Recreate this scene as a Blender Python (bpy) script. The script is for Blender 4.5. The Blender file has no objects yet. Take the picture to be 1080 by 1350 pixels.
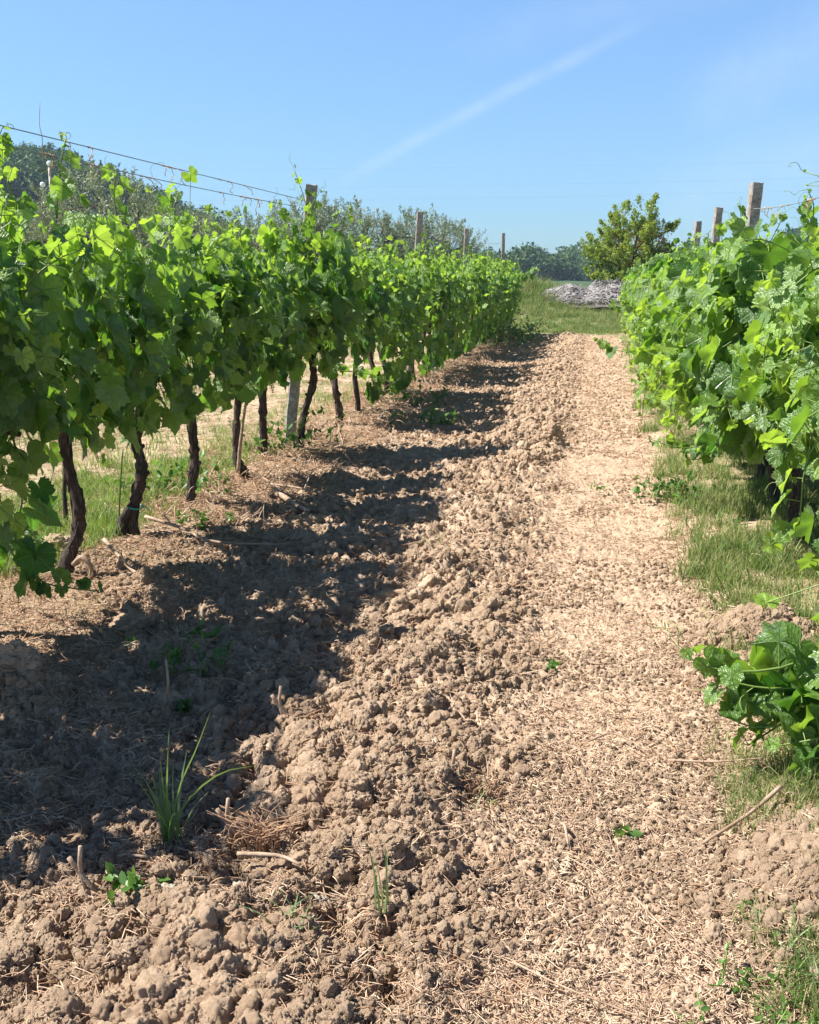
import bpy, math, numpy as np
from mathutils import Vector
R = math.radians
S = bpy.context.scene
COL = S.collection

# ------------------------------------------------------------------ camera, world, sun, exposure
cam = bpy.data.cameras.new('camera'); co = bpy.data.objects.new('camera', cam); COL.objects.link(co)
CAMH = 1.35
co.location = (0, 0, CAMH); co.rotation_euler = (R(90 - 12.41), 0, R(9.81))
cam.sensor_fit = 'VERTICAL'; cam.sensor_height = 24; cam.lens = 24 * 1400 / 1350
cam.clip_start = 0.05; cam.clip_end = 3000
S.camera = co
SUN = Vector((-1.0, -0.12, 1.24)).normalized()
EL = math.asin(SUN.z); AZ = math.atan2(SUN.x, SUN.y)
w = bpy.data.worlds.new('World'); S.world = w; w.use_nodes = True
nt = w.node_tree; nt.nodes.clear()
sl = bpy.data.lights.new('sun', 'SUN'); so = bpy.data.objects.new('sun', sl); COL.objects.link(so)
sl.energy = 5.0; sl.angle = R(0.53); sl.color = (1, .95, .87)
so.rotation_euler = SUN.to_track_quat('Z', 'Y').to_euler(); so.location = (-20, 5, 30)
S.view_settings.view_transform = 'Standard'; S.view_settings.look = 'None'
S.view_settings.exposure = 1.12; S.view_settings.gamma = 1
SKY_STRENGTH = 0.0725


class NB:
    """small node builder"""
    def __init__(s, tree): s.t = tree
    def n(s, kind, props=None, **ins):
        nd = s.t.nodes.new(kind)
        for k, v in (props or {}).items(): setattr(nd, k, v)
        for k, v in ins.items():
            k2 = int(k[1:]) if k[0] == 'i' and k[1:].isdigit() else k.replace('_', ' ')
            s.put(nd.inputs[k2], v)
        return nd
    def put(s, sock, v):
        if isinstance(v, bpy.types.NodeSocket): s.t.links.new(v, sock)
        elif isinstance(v, bpy.types.Node): s.t.links.new(v.outputs[0], sock)
        else:
            if isinstance(v, (tuple, list)) and len(v) == 3 and sock.type == 'RGBA': v = (*v, 1)
            sock.default_value = v
    def m(s, op, a, b=0.0, c=0.0, clamp=False):
        nd = s.t.nodes.new('ShaderNodeMath'); nd.operation = op; nd.use_clamp = clamp
        s.put(nd.inputs[0], a); s.put(nd.inputs[1], b); s.put(nd.inputs[2], c)
        return nd.outputs[0]
    def ss(s, v, a, b, lo=0.0, hi=1.0):
        nd = s.t.nodes.new('ShaderNodeMapRange'); nd.interpolation_type = 'SMOOTHSTEP'
        s.put(nd.inputs[0], v); nd.inputs[1].default_value = a; nd.inputs[2].default_value = b
        nd.inputs[3].default_value = lo; nd.inputs[4].default_value = hi
        return nd.outputs[0]
    def mix(s, f, a, b, mode='MIX'):
        nd = s.t.nodes.new('ShaderNodeMix'); nd.data_type = 'RGBA'; nd.blend_type = mode
        s.put(nd.inputs[0], f); s.put(nd.inputs[6], a); s.put(nd.inputs[7], b)
        return nd.outputs[2]
    def noise(s, vec, scale, detail=4, rough=.55, out=0):
        nd = s.t.nodes.new('ShaderNodeTexNoise')
        if vec is not None: s.put(nd.inputs['Vector'], vec)
        nd.inputs['Scale'].default_value = scale; nd.inputs['Detail'].default_value = detail
        nd.inputs['Roughness'].default_value = rough
        return nd.outputs[out]
    def ramp(s, f, stops):
        nd = s.t.nodes.new('ShaderNodeValToRGB'); s.put(nd.inputs[0], f)
        e = nd.color_ramp.elements
        while len(e) < len(stops): e.new(.5)
        for q, (p, c) in zip(e, stops): q.position = p; q.color = (*c, 1)
        return nd.outputs[0]
    def attr(s, name):
        nd = s.t.nodes.new('ShaderNodeAttribute'); nd.attribute_name = name
        return nd.outputs['Fac']


# sky + thin cirrus streaks, all by direction
b = NB(nt)
sky = b.n('ShaderNodeTexSky', dict(sky_type='NISHITA', sun_disc=False, sun_elevation=EL, sun_rotation=AZ,
                                   altitude=200, air_density=1.0, dust_density=0.6, ozone_density=2.2))
tc = b.n('ShaderNodeTexCoord').outputs['Generated']
def direction(px, py):
    th, ps = R(12.41), R(9.81)
    r = Vector((math.cos(ps), math.sin(ps), 0)); f = Vector((-math.sin(ps)*math.cos(th), math.cos(ps)*math.cos(th), -math.sin(th))); u = r.cross(f)
    return (f + r*((px-540)/1400) + u*((675-py)/1400)).normalized()
def streak(A, B, width, k, seed):
    """band of cirrus along the great circle through directions A and B"""
    n = A.cross(B).normalized(); mid = (A + B).normalized(); tan = n.cross(mid)
    def dot(v): 
        nd = b.n('ShaderNodeVectorMath', dict(operation='DOT_PRODUCT'), i0=tc, i1=tuple(v)); return nd.outputs['Value']
    half = math.tan(A.angle(B) / 2)
    across = dot(n); along = dot(tan)
    wob = b.m('MULTIPLY', b.m('SUBTRACT', b.noise(tc, 5 + seed, 3), .5), .02)
    d = b.m('ABSOLUTE', b.m('ADD', across, wob))
    wv = b.m('ADD', width, b.m('MULTIPLY', along, width * .3))
    core = b.ss(b.m('DIVIDE', d, wv), 0, 1, 1, 0)
    ends = b.ss(b.m('ABSOLUTE', along), half * .55, half * 1.15, 1, 0)
    tex = b.ss(b.noise(tc, 34, 8, .68), .25, .75, .45, 1.1)
    return b.m('MULTIPLY', b.m('MULTIPLY', b.m('MULTIPLY', core, ends), tex), k)
s1 = streak(direction(440, 236), direction(850, 32), .0095, .17, 0)
s2 = streak(direction(900, 150), direction(1180, 10), .05, .15, 3)
s3 = streak(direction(850, 280), direction(1200, 160), .05, .13, 6)
s4 = streak(direction(600, 60), direction(1100, -60), .03, .07, 9)
tot = b.m('ADD', b.m('ADD', s1, s2), b.m('ADD', s3, s4), clamp=True)
zdir = b.n('ShaderNodeSeparateXYZ', Vector=tc).outputs['Z']
tintc = b.ramp(zdir, [(.06, (.55, .80, 1.08)), (.24, (.82, 1.04, 1.25)), (.42, (.38, .50, .66)), (1.0, (.22, .32, .48))])
tint = b.mix(1.0, sky.outputs[0], tintc, 'MULTIPLY')
skyc = b.mix(tot, tint, (6.6, 7.2, 8.0))
bg = b.n('ShaderNodeBackground', Color=skyc, Strength=SKY_STRENGTH)
b.n('ShaderNodeOutputWorld', Surface=bg)

rng = np.random.default_rng(7)


# ------------------------------------------------------------------ helpers
def mk(name, V, F, mat=None, parent=None, attrs=None, uv=None, smooth=True, link=True, loc=None):
    V = np.asarray(V, dtype=np.float32)
    if not isinstance(F, list): F = [F]
    F = [np.asarray(f, dtype=np.int32) for f in F if len(f)]
    me = bpy.data.meshes.new(name)
    me.vertices.add(len(V)); me.vertices.foreach_set('co', V.ravel())
    lv = np.concatenate([f.ravel() for f in F]); tot = np.concatenate([np.full(len(f), f.shape[1], np.int32) for f in F])
    st = np.concatenate([[0], np.cumsum(tot)[:-1]]).astype(np.int32)
    me.loops.add(len(lv)); me.loops.foreach_set('vertex_index', lv)
    me.polygons.add(len(tot)); me.polygons.foreach_set('loop_start', st); me.polygons.foreach_set('loop_total', tot)
    me.polygons.foreach_set('use_smooth', np.full(len(tot), smooth))
    for k, a in (attrs or {}).items():
        at = me.attributes.new(k, 'FLOAT', 'POINT'); at.data.foreach_set('value', np.asarray(a, np.float32))
    if uv is not None:
        at = me.attributes.new('leafuv', 'FLOAT_VECTOR', 'POINT'); at.data.foreach_set('vector', np.asarray(uv, np.float32).ravel())
    me.update(calc_edges=True); me.validate()
    if mat: me.materials.append(mat)
    o = bpy.data.objects.new(name, me)
    if link: COL.objects.link(o)
    if parent: o.parent = parent
    if loc is not None: o.location = loc
    return o

def tag(o, label=None, cat=None, group=None, kind=None):
    if label: o['label'] = label
    if cat: o['category'] = cat
    if group: o['group'] = group
    if kind: o['kind'] = kind
    return o

def empty(name, loc=(0, 0, 0), rz=0):
    o = bpy.data.objects.new(name, None); COL.objects.link(o); o.location = loc; o.rotation_euler = (0, 0, rz)
    o.empty_display_size = .1
    return o

def copy_thing(o, parent=None):
    c = o.copy(); COL.objects.link(c)
    if parent: c.parent = parent
    for ch in [q for q in KIDS.get(o.name, [])]:
        copy_thing(ch, c)
    return c
KIDS = {}
def kid(parent, child):
    child.parent = parent; KIDS.setdefault(parent.name, []).append(child); return child

def nrm(a): return a / np.maximum(np.linalg.norm(a, axis=-1, keepdims=True), 1e-9)
def frames(t, n):
    """rotation matrices whose columns are (x, y=t, z~n)"""
    t = nrm(t); x = nrm(np.cross(t, n)); z = np.cross(x, t)
    return np.stack([x, t, z], axis=-1)
def inst(TV, TF, P, M, s):
    TV = np.asarray(TV); n = len(P); k = len(TV)
    s = np.asarray(s); s = s[:, None, None] if s.ndim == 1 else s[:, None, :]
    V = np.einsum('nij,nkj->nki', M, TV[None] * s) + P[:, None]
    off = (np.arange(n) * k)[:, None, None]
    return V.reshape(-1, 3), [(np.asarray(f)[None] + off).reshape(-1, np.asarray(f).shape[1]) for f in TF]
class Acc:
    """collects verts/faces/attrs into one mesh"""
    def __init__(s): s.V = []; s.F = {}; s.n = 0; s.A = {}; s.UV = []
    def add(s, V, F, uv=None, **attrs):
        V = np.asarray(V, float)
        if len(V) == 0: return
        for f in (F if isinstance(F, list) else [F]):
            f = np.asarray(f)
            if len(f): s.F.setdefault(f.shape[1], []).append(f + s.n)
        s.V.append(V); s.n += len(V)
        for k, a in attrs.items(): s.A.setdefault(k, []).append(np.broadcast_to(np.asarray(a, float), (len(V),)))
        if uv is not None: s.UV.append(uv)
    def build(s, name, mat=None, parent=None, **kw):
        V = np.concatenate(s.V); F = [np.concatenate(v) for v in s.F.values()]
        o = mk(name, V, F, mat, None, {k: np.concatenate(a) for k, a in s.A.items()}, np.concatenate(s.UV) if s.UV else None, **kw)
        if parent is not None: kid(parent, o)
        return o

def tube(P, r, k=8, cap=True, wob=0, rg=None, stretch=None):
    P = np.asarray(P, float); n = len(P); r = np.broadcast_to(np.asarray(r, float), (n,))
    T = nrm(np.gradient(P, axis=0)); ref = np.array([0.31, .93, .2]) if abs(T[0] @ np.array([0.31, .93, .2])) < .9 else np.array([1., 0, 0])
    U = np.zeros_like(P); u = nrm(ref - (ref @ T[0]) * T[0])
    for i in range(n):
        u = u - (u @ T[i]) * T[i]; u = u / max(np.linalg.norm(u), 1e-9); U[i] = u
    W = np.cross(T, U); a = np.arange(k) / k * 2 * np.pi
    rr = r[:, None] * np.ones(k)
    if wob: rr = rr * (1 + wob * rg.normal(size=(n, k)))
    V = P[:, None] + rr[..., None] * (np.cos(a)[None, :, None] * U[:, None] + np.sin(a)[None, :, None] * W[:, None])
    V = V.reshape(-1, 3)
    i = np.arange(n - 1)[:, None] * k; j = np.arange(k)[None]; j2 = (j + 1) % k
    Q = np.stack([i + j, i + j2, i + k + j2, i + k + j], -1).reshape(-1, 4)
    F = [Q]
    if cap:
        V = np.concatenate([V, P[:1], P[-1:]]); c0 = n * k; c1 = c0 + 1; jj = np.arange(k); j3 = (jj + 1) % k
        F.append(np.concatenate([np.stack([np.full(k, c0), j3, jj], -1), np.stack([np.full(k, c1), (n-1)*k + jj, (n-1)*k + j3], -1)]))
    return V, F
def spline(pts, n):
    pts = np.asarray(pts, float); m = len(pts); P = np.vstack([2*pts[0]-pts[1], pts, 2*pts[-1]-pts[-2]])
    t = np.linspace(0, m - 1 - 1e-6, n); i = t.astype(int); f = (t - i)[:, None]
    p0, p1, p2, p3 = P[i], P[i+1], P[i+2], P[i+3]
    return .5 * ((2*p1) + (-p0+p2)*f + (2*p0-5*p1+4*p2-p3)*f**2 + (-p0+3*p1-3*p2+p3)*f**3)

# noise on arrays
def h2(ix, iy, s):
    h = (ix.astype(np.int64) * 374761393 + iy.astype(np.int64) * 668265263 + s * 1442695041) & 0xffffffff
    h = ((h ^ (h >> 13)) * 1274126177) & 0xffffffff
    h = ((h ^ (h >> 16)) * 2246822519) & 0xffffffff
    return ((h ^ (h >> 15)) & 0xffffff) / float(0x1000000)
def vn(x, y, s=0):
    ix = np.floor(x); iy = np.floor(y); fx = x - ix; fy = y - iy; fx = fx*fx*(3-2*fx); fy = fy*fy*(3-2*fy)
    a = h2(ix, iy, s); b_ = h2(ix+1, iy, s); c = h2(ix, iy+1, s); d = h2(ix+1, iy+1, s)
    return (a*(1-fx)+b_*fx)*(1-fy) + (c*(1-fx)+d*fx)*fy - .5
def fbm(x, y, sc, oc=4, s=0, g=.5):
    t = 0; a = 1
    for i in range(oc): t = t + a * vn(x/sc*2**i + 17*i, y/sc*2**i - 9*i, s+i); a *= g
    return t
def caps(x, y, cell, dens, s, el=1.0):
    """union of lumps: rounded irregular clods, height in metres for unit aspect"""
    X = x/cell; Y = y/cell; ix = np.floor(X); iy = np.floor(Y); out = np.zeros_like(X)
    for dx in (-1, 0, 1):
        for dy in (-1, 0, 1):
            cx = ix+dx; cy = iy+dy
            px = cx + h2(cx, cy, s); py = cy + h2(cx, cy, s+1)
            r = .18 + .42 * h2(cx, cy, s+2)**1.5; on = h2(cx, cy, s+3) < dens
            an = h2(cx, cy, s+4) * 6.28; ca, sa = np.cos(an), np.sin(an); ux = X-px; uy = Y-py
            a_ = (ux*ca + uy*sa); b_ = (-ux*sa + uy*ca) * 1.35
            q = 1 - (a_*a_ + b_*b_) / (r*r)
            hh = np.where(on & (q > 0), np.sqrt(np.maximum(q, 0)) * r * (.7 + .6*h2(cx, cy, s+5)), 0)
            out = np.maximum(out, hh)
    return out * cell
def sm(a, b_, v): t = np.clip((v-a)/(b_-a), 0, 1); return t*t*(3-2*t)
def ga(v, s): return np.exp(-(v/s)**2)

# ------------------------------------------------------------------ terrain
PXH = np.array([-900, -300, 0, 60, 100, 150, 210, 260, 300, 400, 520, 640, 700, 770, 860, 950, 1000, 1040, 1080, 1300, 1800])
HPX = np.array([60, 130, 160, 155, 146, 122, 97, 76, 66, 50, 36, 28, 24, 16, 12, 30, 44, 54, 60, 70, 40]) - 9
HPX = np.maximum(HPX - 20 - 12*(PXH < 120), 2)
AZH = np.arctan((PXH - 788) / 1400.0 * .98)            # azimuth from +Y
def hill_h(x, y):
    r = np.hypot(x, y); az = np.arctan2(x, y)
    e = np.interp(az, AZH, HPX) / 1400.0
    return np.where(np.abs(az) < 1.3, e, .03) * 255 * sm(120, 260, r) * (1 - .25*sm(260, 480, r))
def masks(x, y):
    wx = x + .10*fbm(x, y, .7, 3, 40) + .16*fbm(x, y, .28, 3, 41)*sm(-1.2, -.3, x); 
    till = sm(-2.15, -1.7, wx) * (1 - sm(-.40, -.08, wx)) * (1 - sm(26.3, 27.6, y + .5*fbm(x, y, 1, 2, 7)))
    big = ga(wx + .58, .36) * till
    lane = sm(-.40, -.08, wx) * (1 - sm(.42, .62, wx + .06*fbm(x, y, .25, 2, 12))) * (1 - sm(25.5, 27, y))
    berm = sm(-3.1, -2.8, wx) * (1 - sm(-2.0, -1.6, wx)) * (1 - sm(26.5, 28, y))
    far = sm(26.0, 27.8, y + .8*fbm(x, y, 1.2, 3, 3))
    return till, big, lane, berm, far
MOUNDS = [(.66, 4.0, .17, .13, .11), (.58, 3.62, .10, .09, .06), (.55, 2.28, .16, .28, .11), (.62, 2.75, .1, .1, .04),
          (-1.86, 4.14, .16, .13, .10), (-1.82, 2.97, .16, .12, .15), (-.85, 1.95, .2, .12, .04), (-2.0, 4.9, .25, .2, .02),
          (-.32, 8.7, .12, .2, .10), (-.62, 5.8, .14, .14, .07), (-.55, 3.4, .16, .14, .07), (-.48, 2.6, .14, .12, .06), (-.6, 4.7, .14, .18, .07),
          (-.75, 2.7, .18, .12, .06), (-1.0, 7.6, .2, .1, .05), (-2.56, 4.6, .16, .1, .05)]
PITS = [(-.38, 1.78, .09, .035, .08), (-.30, 2.30, .06, .03, .05), (-.68, 2.35, .10, .03, .05), (-.95, 1.70, .12, .04, .06), (-.36, 3.1, .06, .05, .06),
        (-.40, 3.55, .05, .06, .05), (-.28, 4.35, .05, .07, .05), (-.8, 2.62, .12, .04, .05), (-.52, 2.02, .05, .03, .05), (-.15, 1.62, .14, .02, .03), (.12, 1.9, .07, .02, .03)]
def ground_z(x, y, detail=True):
    x = np.asarray(x, float); y = np.asarray(y, float)
    till, big, lane, berm, far = masks(x, y)
    z = .035*fbm(x, y, 1.6, 3, 1) + .02*ga(x+2.4, .45) + .012*big - .02*lane + .05*ga(x-1.15, .5)
    z = z - .02*till*(1-big)
    for mx, my, sx, sy, hh in MOUNDS: z = z + hh * np.exp(-((x-mx)/sx)**2 - ((y-my)/sy)**2)
    for mx, my, sx, sy, hh in PITS: z = z - hh * np.exp(-((x-mx)/sx)**2 - ((y-my)/sy)**2)
    bank = .50*sm(27.5, 33.5, y) + .52*np.exp(-((x+2.6)/1.9)**2 - ((y-34)/3.6)**2)
    z = z + (bank + .12*fbm(x, y, 3, 3, 5)*sm(26, 30, y)) * (1 - sm(42, 70, y)) + .06*fbm(x, y, 5, 3, 8)*sm(3, 8, np.abs(x))
    r = np.hypot(x, y)
    z = z + hill_h(x, y) + sm(90, 220, r) * 3*fbm(x, y, 40, 4, 33)
    if detail:
        near = 1 - sm(14, 30, r)
        rough = np.clip(.25 + .75*till + .15*lane, 0, 1.2) * (1-far)
        wx = x + .022*vn(x/.03, y/.03, 90) + .07*vn(x/.09, y/.09, 91); wy = y + .022*vn(x/.03, y/.03, 92) + .07*vn(x/.09, y/.09, 93)
        c1 = caps(wx, wy, .15, .5, 100) * (.2 + .8*big*(.4 + 1.2*sm(-.2, .2, fbm(x, y, .6, 2, 151)))) * till
        c2 = caps(wx, wy, .095, .7, 110) * (.25*lane + .3*berm + .75*till)
        c3 = caps(wx, wy, .045, .8, 120) * (.35 + .65*till - .05*lane)
        c4 = caps(wx, wy, .020, .85, 130) * (.75)
        z = z - .045*sm(.12, .42, fbm(x, y, .13, 3, 160))*(till*.8 + .12*lane) * (.4+.6*near)
        z = z + (c1*.35 + c2*.65 + c3*.8) * (.35+.65*near) * (1-.8*far) + c4 * (1 - sm(5, 10, r))
        z = z + (.035*fbm(x, y, .3, 3, 60) + .03*fbm(x, y, .07, 4, 61, .6) * near) * rough
    return z

def seg(a, b_, n): return np.linspace(a, b_, n, endpoint=False)
def build_terrain():
    az = np.concatenate([seg(-180, -60, 24), seg(-60, -36, 24), seg(-36, 16, 800), seg(16, 60, 60), seg(60, 180, 24)])
    azr = np.radians(az)
    inv = np.concatenate([1/np.linspace(.25, 1.55, 14, endpoint=False), np.linspace(1/1.55, 1/30., 820, endpoint=False), 1/np.geomspace(30, 110, 90)])
    rr = 1/inv
    RR, AA = np.meshgrid(rr, azr, indexing='ij'); X = RR*np.sin(AA); Y = RR*np.cos(AA)
    Z = ground_z(X.ravel(), Y.ravel()).reshape(X.shape)
    n, k = X.shape
    i = (np.arange(n-1)*k)[:, None]; j = np.arange(k)[None]; j2 = (j+1) % k
    Q = np.stack([i+j, i+k+j, i+k+j2, i+j2], -1).reshape(-1, 4)
    V = np.stack([X.ravel(), Y.ravel(), Z.ravel()], -1)
    c = len(V); V = np.vstack([V, [[0, 0, float(ground_z(np.array([0.]), np.array([0.]))[0])]]])
    jj = np.arange(k); T = np.stack([np.full(k, c), jj, (jj+1) % k], -1)
    till, big, lane, berm, far = masks(V[:, 0], V[:, 1])
    o = mk('ground', V, [Q[:, ::-1], T[:, ::-1]], M['soil'], attrs=dict(till=till, lane=lane, berm=berm, far=far))
    tag(o, kind='structure')
    # hills ring
    azh = np.radians(np.arange(0, 360, 1.5)); rh = np.concatenate([[109.5], np.linspace(112, 520, 70)])
    RR, AA = np.meshgrid(rh, azh, indexing='ij'); X = RR*np.sin(AA); Y = RR*np.cos(AA)
    AW = np.arctan2(X, Y)
    Z = ground_z(X.ravel(), Y.ravel(), False).reshape(X.shape); n, k = X.shape; Z[0] -= .2
    i = (np.arange(n-1)*k)[:, None]; j = np.arange(k)[None]; j2 = (j+1) % k
    Q = np.stack([i+j, i+k+j, i+k+j2, i+j2], -1).reshape(-1, 4)
    tag(mk('hills', np.stack([X.ravel(), Y.ravel(), Z.ravel()], -1), Q[:, ::-1], M['hill']), kind='structure')

# ------------------------------------------------------------------ materials
M = {}
def newmat(name):
    m = bpy.data.materials.new(name); m.use_nodes = True; m.node_tree.nodes.clear(); M[name] = m
    return m, NB(m.node_tree)
def simple(name, c1, c2, scale=20, rough=.85, bump=.0, rnd=0.0, spec=.3):
    m, q = newmat(name)
    oc = q.n('ShaderNodeTexCoord').outputs['Object']
    f = q.noise(oc, scale, 5)
    f = q.ss(f, .3, .7)
    if rnd:
        rr = q.n('ShaderNodeObjectInfo').outputs['Random']; f = q.m('ADD', q.m('MULTIPLY', f, 1-rnd), q.m('MULTIPLY', rr, rnd))
    c = q.mix(f, c1, c2)
    p = q.n('ShaderNodeBsdfPrincipled', Base_Color=c, Roughness=rough); p.inputs['Specular IOR Level'].default_value = spec
    if bump:
        bp = q.n('ShaderNodeBump', Strength=bump, Distance=.01, Height=q.noise(oc, scale*2, 6, .65)); q.put(p.inputs['Normal'], bp.outputs[0])
    q.n('ShaderNodeOutputMaterial', Surface=p)
    return m

# soil
m, q = newmat('soil')
oc = q.n('ShaderNodeTexCoord').outputs['Object']
till, lane, berm, far = q.attr('till'), q.attr('lane'), q.attr('berm'), q.attr('far')
n1 = q.noise(oc, 1.3, 5); n2 = q.noise(oc, 11, 5, .6); n3 = q.noise(oc, 70, 4, .6); n4 = q.noise(oc, 300, 3, .7)
soil = q.mix(q.ss(n2, .3, .7), (.30, .20, .135), (.50, .37, .265))
soil = q.mix(q.ss(n3, .35, .7, 0, .6), soil, (.64, .50, .36))
soil = q.mix(q.ss(n1, .45, .75, 0, .35), soil, (.33, .21, .14))
lanec = q.mix(q.ss(n3, .3, .7), (.38, .26, .175), (.60, .445, .325))
lanec = q.mix(q.ss(n4, .55, .75, 0, .4), lanec, (.28, .18, .12))
lanec = q.mix(q.ss(n2, .5, .8, 0, .4), lanec, (.62, .48, .35))
c = q.mix(lane, soil, lanec)
strawc = q.mix(q.ss(n3, .3, .7), (.36, .26, .17), (.60, .47, .33))
other = q.m('SUBTRACT', 1.0, q.m('ADD', till, lane, clamp=True), clamp=True)
green = q.mix(q.ss(n2, .3, .7), (.16, .18, .06), (.30, .27, .13))
ed = q.mix(q.ss(n1, .42, .6), strawc, green)
c = q.mix(q.m('MULTIPLY', other, .8), c, ed)
c = q.mix(q.m('MULTIPLY', berm, .6), c, q.mix(q.ss(n3, .3, .7), (.22, .13, .09), (.42, .29, .19)))
c = q.mix(far, c, q.mix(q.ss(n2, .3, .7), (.16, .19, .08), (.28, .29, .14)))
p = q.n('ShaderNodeBsdfPrincipled', Base_Color=c, Roughness=.95); p.inputs['Specular IOR Level'].default_value = .15
hgt = q.m('ADD', q.m('MULTIPLY', n3, .6), q.m('MULTIPLY', n4, .4))
bp = q.n('ShaderNodeBump', Strength=.9, Distance=.012, Height=hgt); q.put(p.inputs['Normal'], bp.outputs[0])
q.n('ShaderNodeOutputMaterial', Surface=p)

simple('clod', (.37, .25, .165), (.66, .50, .355), 14, .95, .8, .5, .12)
simple('pale_stone', (.50, .43, .33), (.68, .61, .50), 16, .9, .7)
simple('straw', (.38, .25, .165), (.74, .58, .42), 30, .7, 0, .75, .3)
simple('dead_stalk', (.30, .17, .10), (.58, .39, .25), 30, .75, 0, .6, .3)
simple('cane_dry', (.26, .17, .11), (.46, .34, .25), 25, .75, .4)
simple('hill', (.035, .07, .03), (.06, .10, .035), .05, .95)
simple('wire', (.16, .22, .20), (.26, .30, .27), 30, .5, 0, 0, .5)
simple('tie', (.02, .35, .28), (.03, .42, .33), 30, .5)
simple('greybrush', (.19, .175, .17), (.52, .49, .48), 2.2, .85, 0, 0, .2)
simple('greycore', (.07, .06, .055), (.22, .19, .18), 14, .95, .9)
simple('lampmetal', (.20, .19, .18), (.28, .27, .25), 10, .5)
simple('lampglass', (.75, .77, .78), (.85, .86, .86), 10, .25, 0, 0, .6)

# bark
m, q = newmat('bark')
oc = q.n('ShaderNodeTexCoord').outputs['Object']
mp = q.n('ShaderNodeMapping', Vector=oc, Scale=(1, 1, .18))
a = q.noise(mp.outputs[0], 75, 6, .7); bb = q.noise(oc, 9, 4)
c = q.ramp(a, [(.32, (.018, .013, .011)), (.52, (.07, .05, .042)), (.72, (.21, .165, .14))])
c = q.mix(q.ss(bb, .5, .7, 0, .6), c, (.16, .075, .045))
p = q.n('ShaderNodeBsdfPrincipled', Base_Color=c, Roughness=.9)
bp = q.n('ShaderNodeBump', Strength=1, Distance=.02, Height=a); q.put(p.inputs['Normal'], bp.outputs[0])
q.n('ShaderNodeOutputMaterial', Surface=p)
# concrete post with lichen and a brown weathered face
m, q = newmat('concrete')
oc = q.n('ShaderNodeTexCoord').outputs['Object']
a = q.noise(oc, 9, 6, .65); d = q.noise(oc, 45, 5, .6); e = q.noise(oc, 3.1, 3)
c = q.mix(q.ss(d, .3, .7), (.22, .21, .20), (.42, .405, .38))
c = q.mix(q.ss(a, .52, .66, 0, .6), c, (.22, .16, .11))
zz = q.n('ShaderNodeSeparateXYZ', Vector=oc).outputs['Z']
c = q.mix(q.m('MULTIPLY', q.ss(zz, 1.7, 2.1), q.ss(e, .4, .6, .1, .8)), c, q.mix(q.ss(d, .4, .6), (.22, .13, .075), (.34, .24, .16)))
p = q.n('ShaderNodeBsdfPrincipled', Base_Color=c, Roughness=.9)
bp = q.n('ShaderNodeBump', Strength=.6, Distance=.01, Height=d); q.put(p.inputs['Normal'], bp.outputs[0])
q.n('ShaderNodeOutputMaterial', Surface=p)

def leafmat(name, old, young, told, tyoung, transl=.42, veins=True, rough=.42, spec=.5, residue_glint=0.0):
    m, q = newmat(name)
    y = q.attr('youth'); r = q.attr('rnd')
    y2 = q.m('ADD', y, q.m('MULTIPLY', q.m('SUBTRACT', r, .5), .45), clamp=True)
    c = q.mix(y2, old, young); t = q.mix(y2, told, tyoung)
    geo = q.n('ShaderNodeNewGeometry')
    c = q.mix(q.m('MULTIPLY', geo.outputs['Backfacing'], .45), c, (.12, .25, .07))
    p = q.n('ShaderNodeBsdfPrincipled', Roughness=rough); p.inputs['Specular IOR Level'].default_value = spec
    if veins:
        at = q.n('ShaderNodeAttribute', dict(attribute_name='leafuv')).outputs['Vector']
        sx = q.n('ShaderNodeSeparateXYZ', Vector=at); X = q.m('ABSOLUTE', sx.outputs[0]); Y = sx.outputs[1]
        dmin = None; tt = None
        for ang in (0, 52, 108):
            s_, c_ = math.sin(R(ang)), math.cos(R(ang))
            al = q.m('ADD', q.m('MULTIPLY', X, s_), q.m('MULTIPLY', Y, c_))
            pe = q.m('ABSOLUTE', q.m('SUBTRACT', q.m('MULTIPLY', X, c_), q.m('MULTIPLY', Y, s_)))
            pe = q.m('ADD', pe, q.m('MULTIPLY', q.m('LESS_THAN', al, 0.0), 5))
            if dmin is None: dmin, tt = pe, al
            else:
                l = q.m('LESS_THAN', pe, dmin)
                tt = q.m('ADD', q.m('MULTIPLY', l, al), q.m('MULTIPLY', q.m('SUBTRACT', 1.0, l), tt))
                dmin = q.m('MINIMUM', pe, dmin)
        v1 = q.ss(dmin, .006, .028, 1, 0)
        ph = q.m('FRACT', q.m('MULTIPLY', q.m('SUBTRACT', tt, q.m('MULTIPLY', dmin, .85)), 7.0))
        v2 = q.ss(q.m('ABSOLUTE', q.m('SUBTRACT', ph, .5)), .38, .5)
        vv = q.m('MAXIMUM', v1, q.m('MULTIPLY', v2, .28))
        c = q.mix(q.m('MULTIPLY', vv, .55), c, (.22, .34, .10)); t = q.mix(q.m('MULTIPLY', vv, .6), t, (.25, .42, .07))
        oc = q.n('ShaderNodeTexCoord').outputs['Object']
        pn = q.noise(oc, 55, 3, .6)
        hg = q.m('ADD', q.m('MULTIPLY', vv, -1.0), q.m('MULTIPLY', pn, 1.5))
        bp = q.n('ShaderNodeBump', Strength=.9, Distance=.008, Height=hg); q.put(p.inputs['Normal'], bp.outputs[0])
        if residue_glint:   # dried bluish-white spray plus painted sunlit sheen on some leaves
            k = q.m('MULTIPLY', q.ss(r, .5, .85), q.ss(q.noise(oc, 60, 4, .7), .40, .66))
            c = q.mix(q.m('MULTIPLY', k, residue_glint), c, (.42, .52, .46))
    q.put(p.inputs['Base Color'], c)
    tr = q.n('ShaderNodeBsdfTranslucent', Color=t)
    mx = q.n('ShaderNodeMixShader', i0=transl, i1=p, i2=tr)
    q.n('ShaderNodeOutputMaterial', Surface=mx)
    return m
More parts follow.
